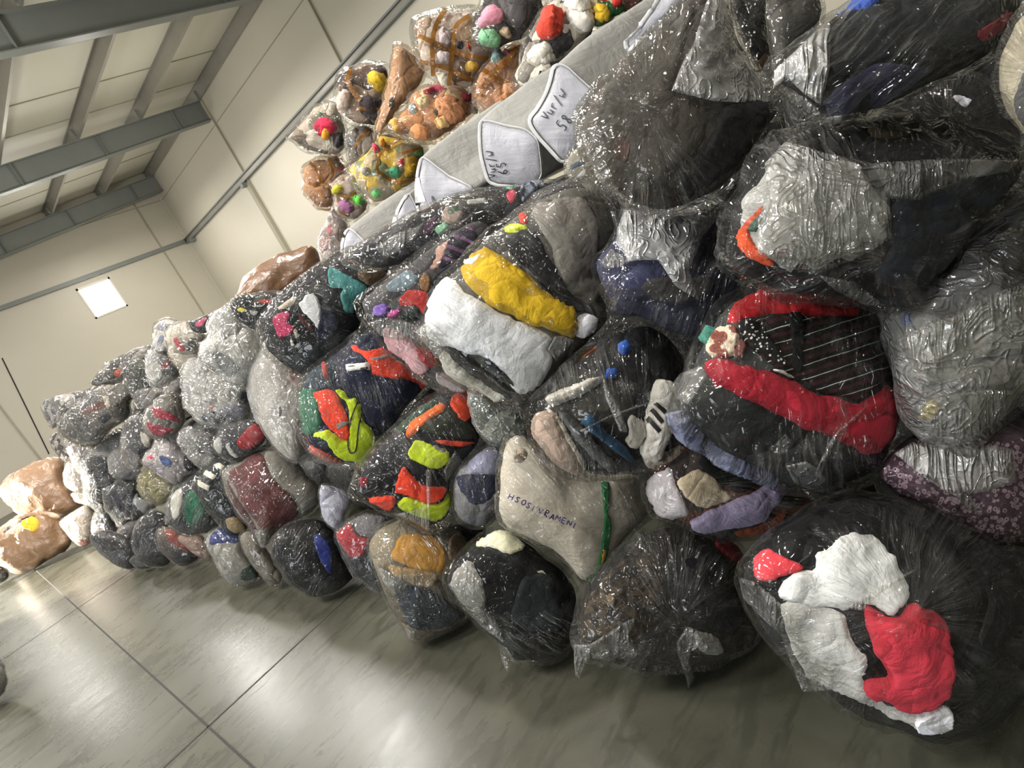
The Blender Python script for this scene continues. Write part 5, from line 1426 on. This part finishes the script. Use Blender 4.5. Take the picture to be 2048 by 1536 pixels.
toys('t_peach', 'peach bag of soft toys crossed by brown tape, next to the white-toy bag', 'A:1345,645 1405,480 1480,365 1565,305 1700,270 1740,320 1690,520 1760,640 1610,700 1455,770 1378,705', 'b08a6d,c09a7d,a57d60', 'amber', [
    ('8fb5b8', 'A:1470,430 1490,370 1540,340 1570,380 1520,430', {'bulge': .03}), ('a04a6a', 'A:1560,350 1600,340 1610,370 1570,380', {'bulge': .02}), ('c08a60', 'A:1480,690 1580,620 1640,650 1560,720'), ('b88a68', 'A:1540,610 1600,560 1700,590 1680,650 1580,680')],
    [('A:1420,480 1500,520 1600,580', 9), ('A:1590,400 1500,500 1420,600', 10), ('A:1650,330 1560,450', 9), ('A:1460,680 1400,640 1360,660', 6)], dd=-.05)
toys('t_white', 'bag of white, black and red soft toys against the bale marked 58', 'A:1630,560 1690,320 1800,160 1870,20 1960,-60 2200,-60 B:470,0 480,180 400,300 270,370 150,600 A:1760,660', 'c9c2b5,3a3a3c,d8d2c5,8a857d', 'clear', [
    ('c0402e', 'A:1788,240 1830,110 1890,40 1985,90 1970,220 1890,280 1800,265', {'bulge': .08}), ('ded8cb', 'A:1720,400 1760,320 1850,280 1900,330 1880,430 1800,460 1730,440', {'bulge': .06}), ('d8d2c6', 'A:1730,520 1790,440 1890,420 1870,520 1780,590'), ('35353a', 'A:1820,530 1900,400 1930,440 1850,600', {'bulge': .02}), ('e0dace', 'B:250,0 330,-20 430,20 460,180 400,240 310,190', {'bulge': .08}), ('2f2f33', 'B:360,0 420,-10 435,60 390,105 365,60', {'bulge': .02})], dd=-.1)
toys('t_yellow_top', 'bag of yellow and red soft toys at the very top, right of the white toys', 'B:430,20 450,-60 640,-80 720,40 680,80 590,140 470,190 455,110', 'b03028,c9a22c,2f6a3a,d8c8a0', 'clear', [
    ('d0aa2e', 'B:460,60 500,10 570,60 585,120 500,165'), ('a82a26', 'B:590,0 660,-10 650,60 600,50')], dd=.1)
toys('t_dark_top', 'dark red bag at the very top behind the upper white bale', 'B:640,-40 760,-80 930,-60 920,20 820,70 700,110 660,60', '4a1f1c,2a1a18,6a2a24', 'soft', [], dd=.25)
toys('t_orange', 'bag of orange and cream soft toys lying on the bales below the tan bag', 'A:770,850 900,715 940,645 1050,585 1180,570 1345,635 1395,740 1290,840 1160,910 1090,965 980,960 870,915', 'b88a62,c59a72,d8c5a5,8d6a4c', 'amber', [
    ('8a3340', 'A:1000,640 1060,595 1180,580 1160,620 1060,650', {'bulge': .03}), ('c9b98d', 'A:960,690 1040,650 1060,720 990,750'), ('8d9aa5', 'A:910,750 950,690 980,760 930,800', {'bulge': .02}), ('b8805a', 'A:1080,690 1200,650 1310,700 1300,800 1180,850 1090,780', {'bulge': .09}), ('d8a85a', 'A:790,850 840,810 890,870 850,890'), ('c88a5a', 'A:920,880 980,840 1060,880 1060,940 970,940'), ('e8e0d0', 'A:955,860 985,850 1025,905 1000,930', {'bulge': .02}), ('3a4a42', 'A:1075,760 1120,740 1140,780 1100,800', {'bulge': .02}), ('d8b47a', 'A:1080,810 1170,790 1180,860 1110,890'), ('8a2a3a', 'A:1260,640 1330,640 1345,690 1290,700', {'bulge': .03}), ('d8d2ca', 'A:1310,720 1360,700 1370,760 1330,780', {'bulge': .02})], dd=-.1)
toys('t_grey', 'grey bag of soft toys below the dark brown bag', 'A:475,925 520,865 640,860 720,950 700,1020 600,1130 515,1125', '8a8078,a89d94,6b625c,55585a', 'soft', [], [('A:650,880 570,960 540,1010', 6)])
toys('t_mixed', 'bag of yellow, green and red soft toys just left of the nearest bales', 'A:500,1150 580,1095 660,1025 720,930 780,915 860,945 1010,965 1030,1060 990,1180 960,1280 800,1360 660,1392 595,1325 550,1230', '8d8068,a59678,c2a23c,6d7a5a', 'clear', [
    ('c09a2c', 'A:880,1080 960,1050 980,1130 940,1200 880,1220'), ('3f8560', 'A:770,1160 830,1130 870,1180 850,1220 780,1210'), ('b84050', 'A:665,1010 700,980 720,1030 680,1050'), ('c23a48', 'A:835,1100 880,1070 885,1130 850,1130', {'bulge': .02}), ('c98a3a', 'A:710,970 750,960 760,1000 720,1010'), ('5a9a5a', 'A:650,1310 700,1280 740,1320 690,1360'), ('9a9a92', 'A:590,1160 640,1130 660,1190 620,1210'), ('d0906a', 'A:790,1230 830,1225 830,1260 800,1260', {'bulge': .02}), ('4a6a3a', 'A:940,1040 1000,1010 1000,1060 960,1080')],
    [('A:860,950 720,1040 690,1170', 5), ('A:700,1170 830,1260 960,1220', 7), ('A:870,1050 1000,1010', 6)], dd=-.05)
toys('t_tape_left', 'brown taped bag of soft toys low on the left, against the wall', 'A:195,1150 300,1085 430,1055 490,1180 420,1280 410,1400 370,1425 275,1405 195,1290', '9a7450,ad8860,7d5c3c', 'amber', [('b8862c', 'A:420,1070 460,1060 465,1110 430,1110', {'bulge': .02}), ('a02a2c', 'A:420,1160 470,1130 485,1180 430,1190', {'bulge': .02})], [('A:240,1110 300,1180 320,1280', 6), ('A:370,1080 400,1160 380,1240', 6), ('A:230,1250 330,1260 400,1300', 6)])
toys('t_green', 'bag with a bright green, a yellow and a purple soft toy, low on the left', 'A:375,1270 420,1195 530,1180 590,1260 650,1375 600,1470 500,1500 415,1460', '8d7a6a,a5958a,7a5a30', 'clear', [
    ('b8b03a', 'A:390,1290 430,1255 470,1280 460,1320 410,1330'), ('5fb848', 'A:510,1350 540,1315 600,1330 620,1380 560,1410'), ('8a5a7d', 'A:430,1390 480,1350 550,1420 520,1460 460,1440'), ('b0a8a2', 'A:470,1230 530,1200 560,1240 510,1260')], [('A:590,1280 560,1320 470,1350', 6)], dd=-.1)
toys('t_strip', 'narrow glossy bag with red bits hanging at the left end of the bales', 'H:125,300 200,130 215,0 260,60 300,130 335,190 310,310 250,380 150,440 140,370', 'a5908a,8d6a66,c5b8b2', 'milky', [('9a4a50', 'H:180,180 220,160 230,220 200,260', {'bulge': .01})])
toys('t_crumb', 'small brown glossy bag under the narrow glossy one, beside the paper sack', 'H:140,420 180,360 260,320 300,360 240,400 190,470 150,480', '8a6a4a,a88a6a', 'amber', [], dd=.1)

# ---------------------------------------------------------------- the body of the heap, behind the front bags and under the bales
def packed(n=28):
    u = np.linspace(0, 2 * math.pi, n, endpoint=False)
    V, F = [], []
    ph = np.linspace(-math.pi / 2, math.pi / 2, 15)
    for p_ in ph:
        for a_ in u:
            f_ = lambda v, e: math.copysign(abs(v) ** e, v)
            V.append((f_(math.cos(p_), .45) * f_(math.cos(a_), .5), f_(math.cos(p_), .45) * f_(math.sin(a_), .5), f_(math.sin(p_), .55)))
    V = np.array(V)
    V = V * (1 + 0.05 * fbm(V * 2.2, 3, 2)[:, None])
    for k in range(14):
        for i in range(n):
            F.append([k * n + i, k * n + (i + 1) % n, (k + 1) * n + (i + 1) % n, (k + 1) * n + i])
    return V, F


PV, PF = packed()
first = None
for tier in range(3):
    zc = 0.28 + tier * 0.552
    for row in range(2):
        xc = 2.30 + 0.16 * tier + row * 0.98
        for q in range(11 - row * 2):
            yc = 0.35 + q * 1.02 + 0.3 * (tier % 2)
            if first is None:
                first = new_root('clothing_bag', (0, 0, 0), 'dark bag packed inside the heap, glimpsed only through gaps', 'bag of clothes', 'bags packed inside the heap')
                kids = [mesh_obj('clothes_bundle', PV * [.425, .45, .247] + [0, 0, .275], PF, clothes('1a1a1d,222226,2b2b2e', 5.0), first),
                        mesh_obj('plastic_film', PV * [.44, .468, .258] + [0, 0, .275], PF, film_mat('soft'), first, uv=PV[:, :2] * .4)]
                r = first
            else:
                r = first.copy()
                COL.objects.link(r)
                for kd in kids:
                    c_ = kd.copy()
                    COL.objects.link(c_)
                    c_.parent = r
            r.location = (xc, yc, zc - 0.28)
for q in range(4):
    r = first.copy()
    COL.objects.link(r)
    for kd in kids:
        c_ = kd.copy()
        COL.objects.link(c_)
        c_.parent = r
    r.location = (4.2, 2.2 + q * 1.02, 1.672)
    r.scale = (0.9, 1.0, 0.62)

_r, _o, _ti, _to, _D, _c = BAGS['red_white']
ribbon(_r, _o, _to, _D, [pts('O:645,75 690,42 755,30 778,45 750,80 690,102 650,92 648,75'), pts('O:560,52 600,40 650,48')], 2.2, plain('ink', '18181a', 0.5, 0.0, 0.0), 'handwriting', 0.006, 'black pen loop')
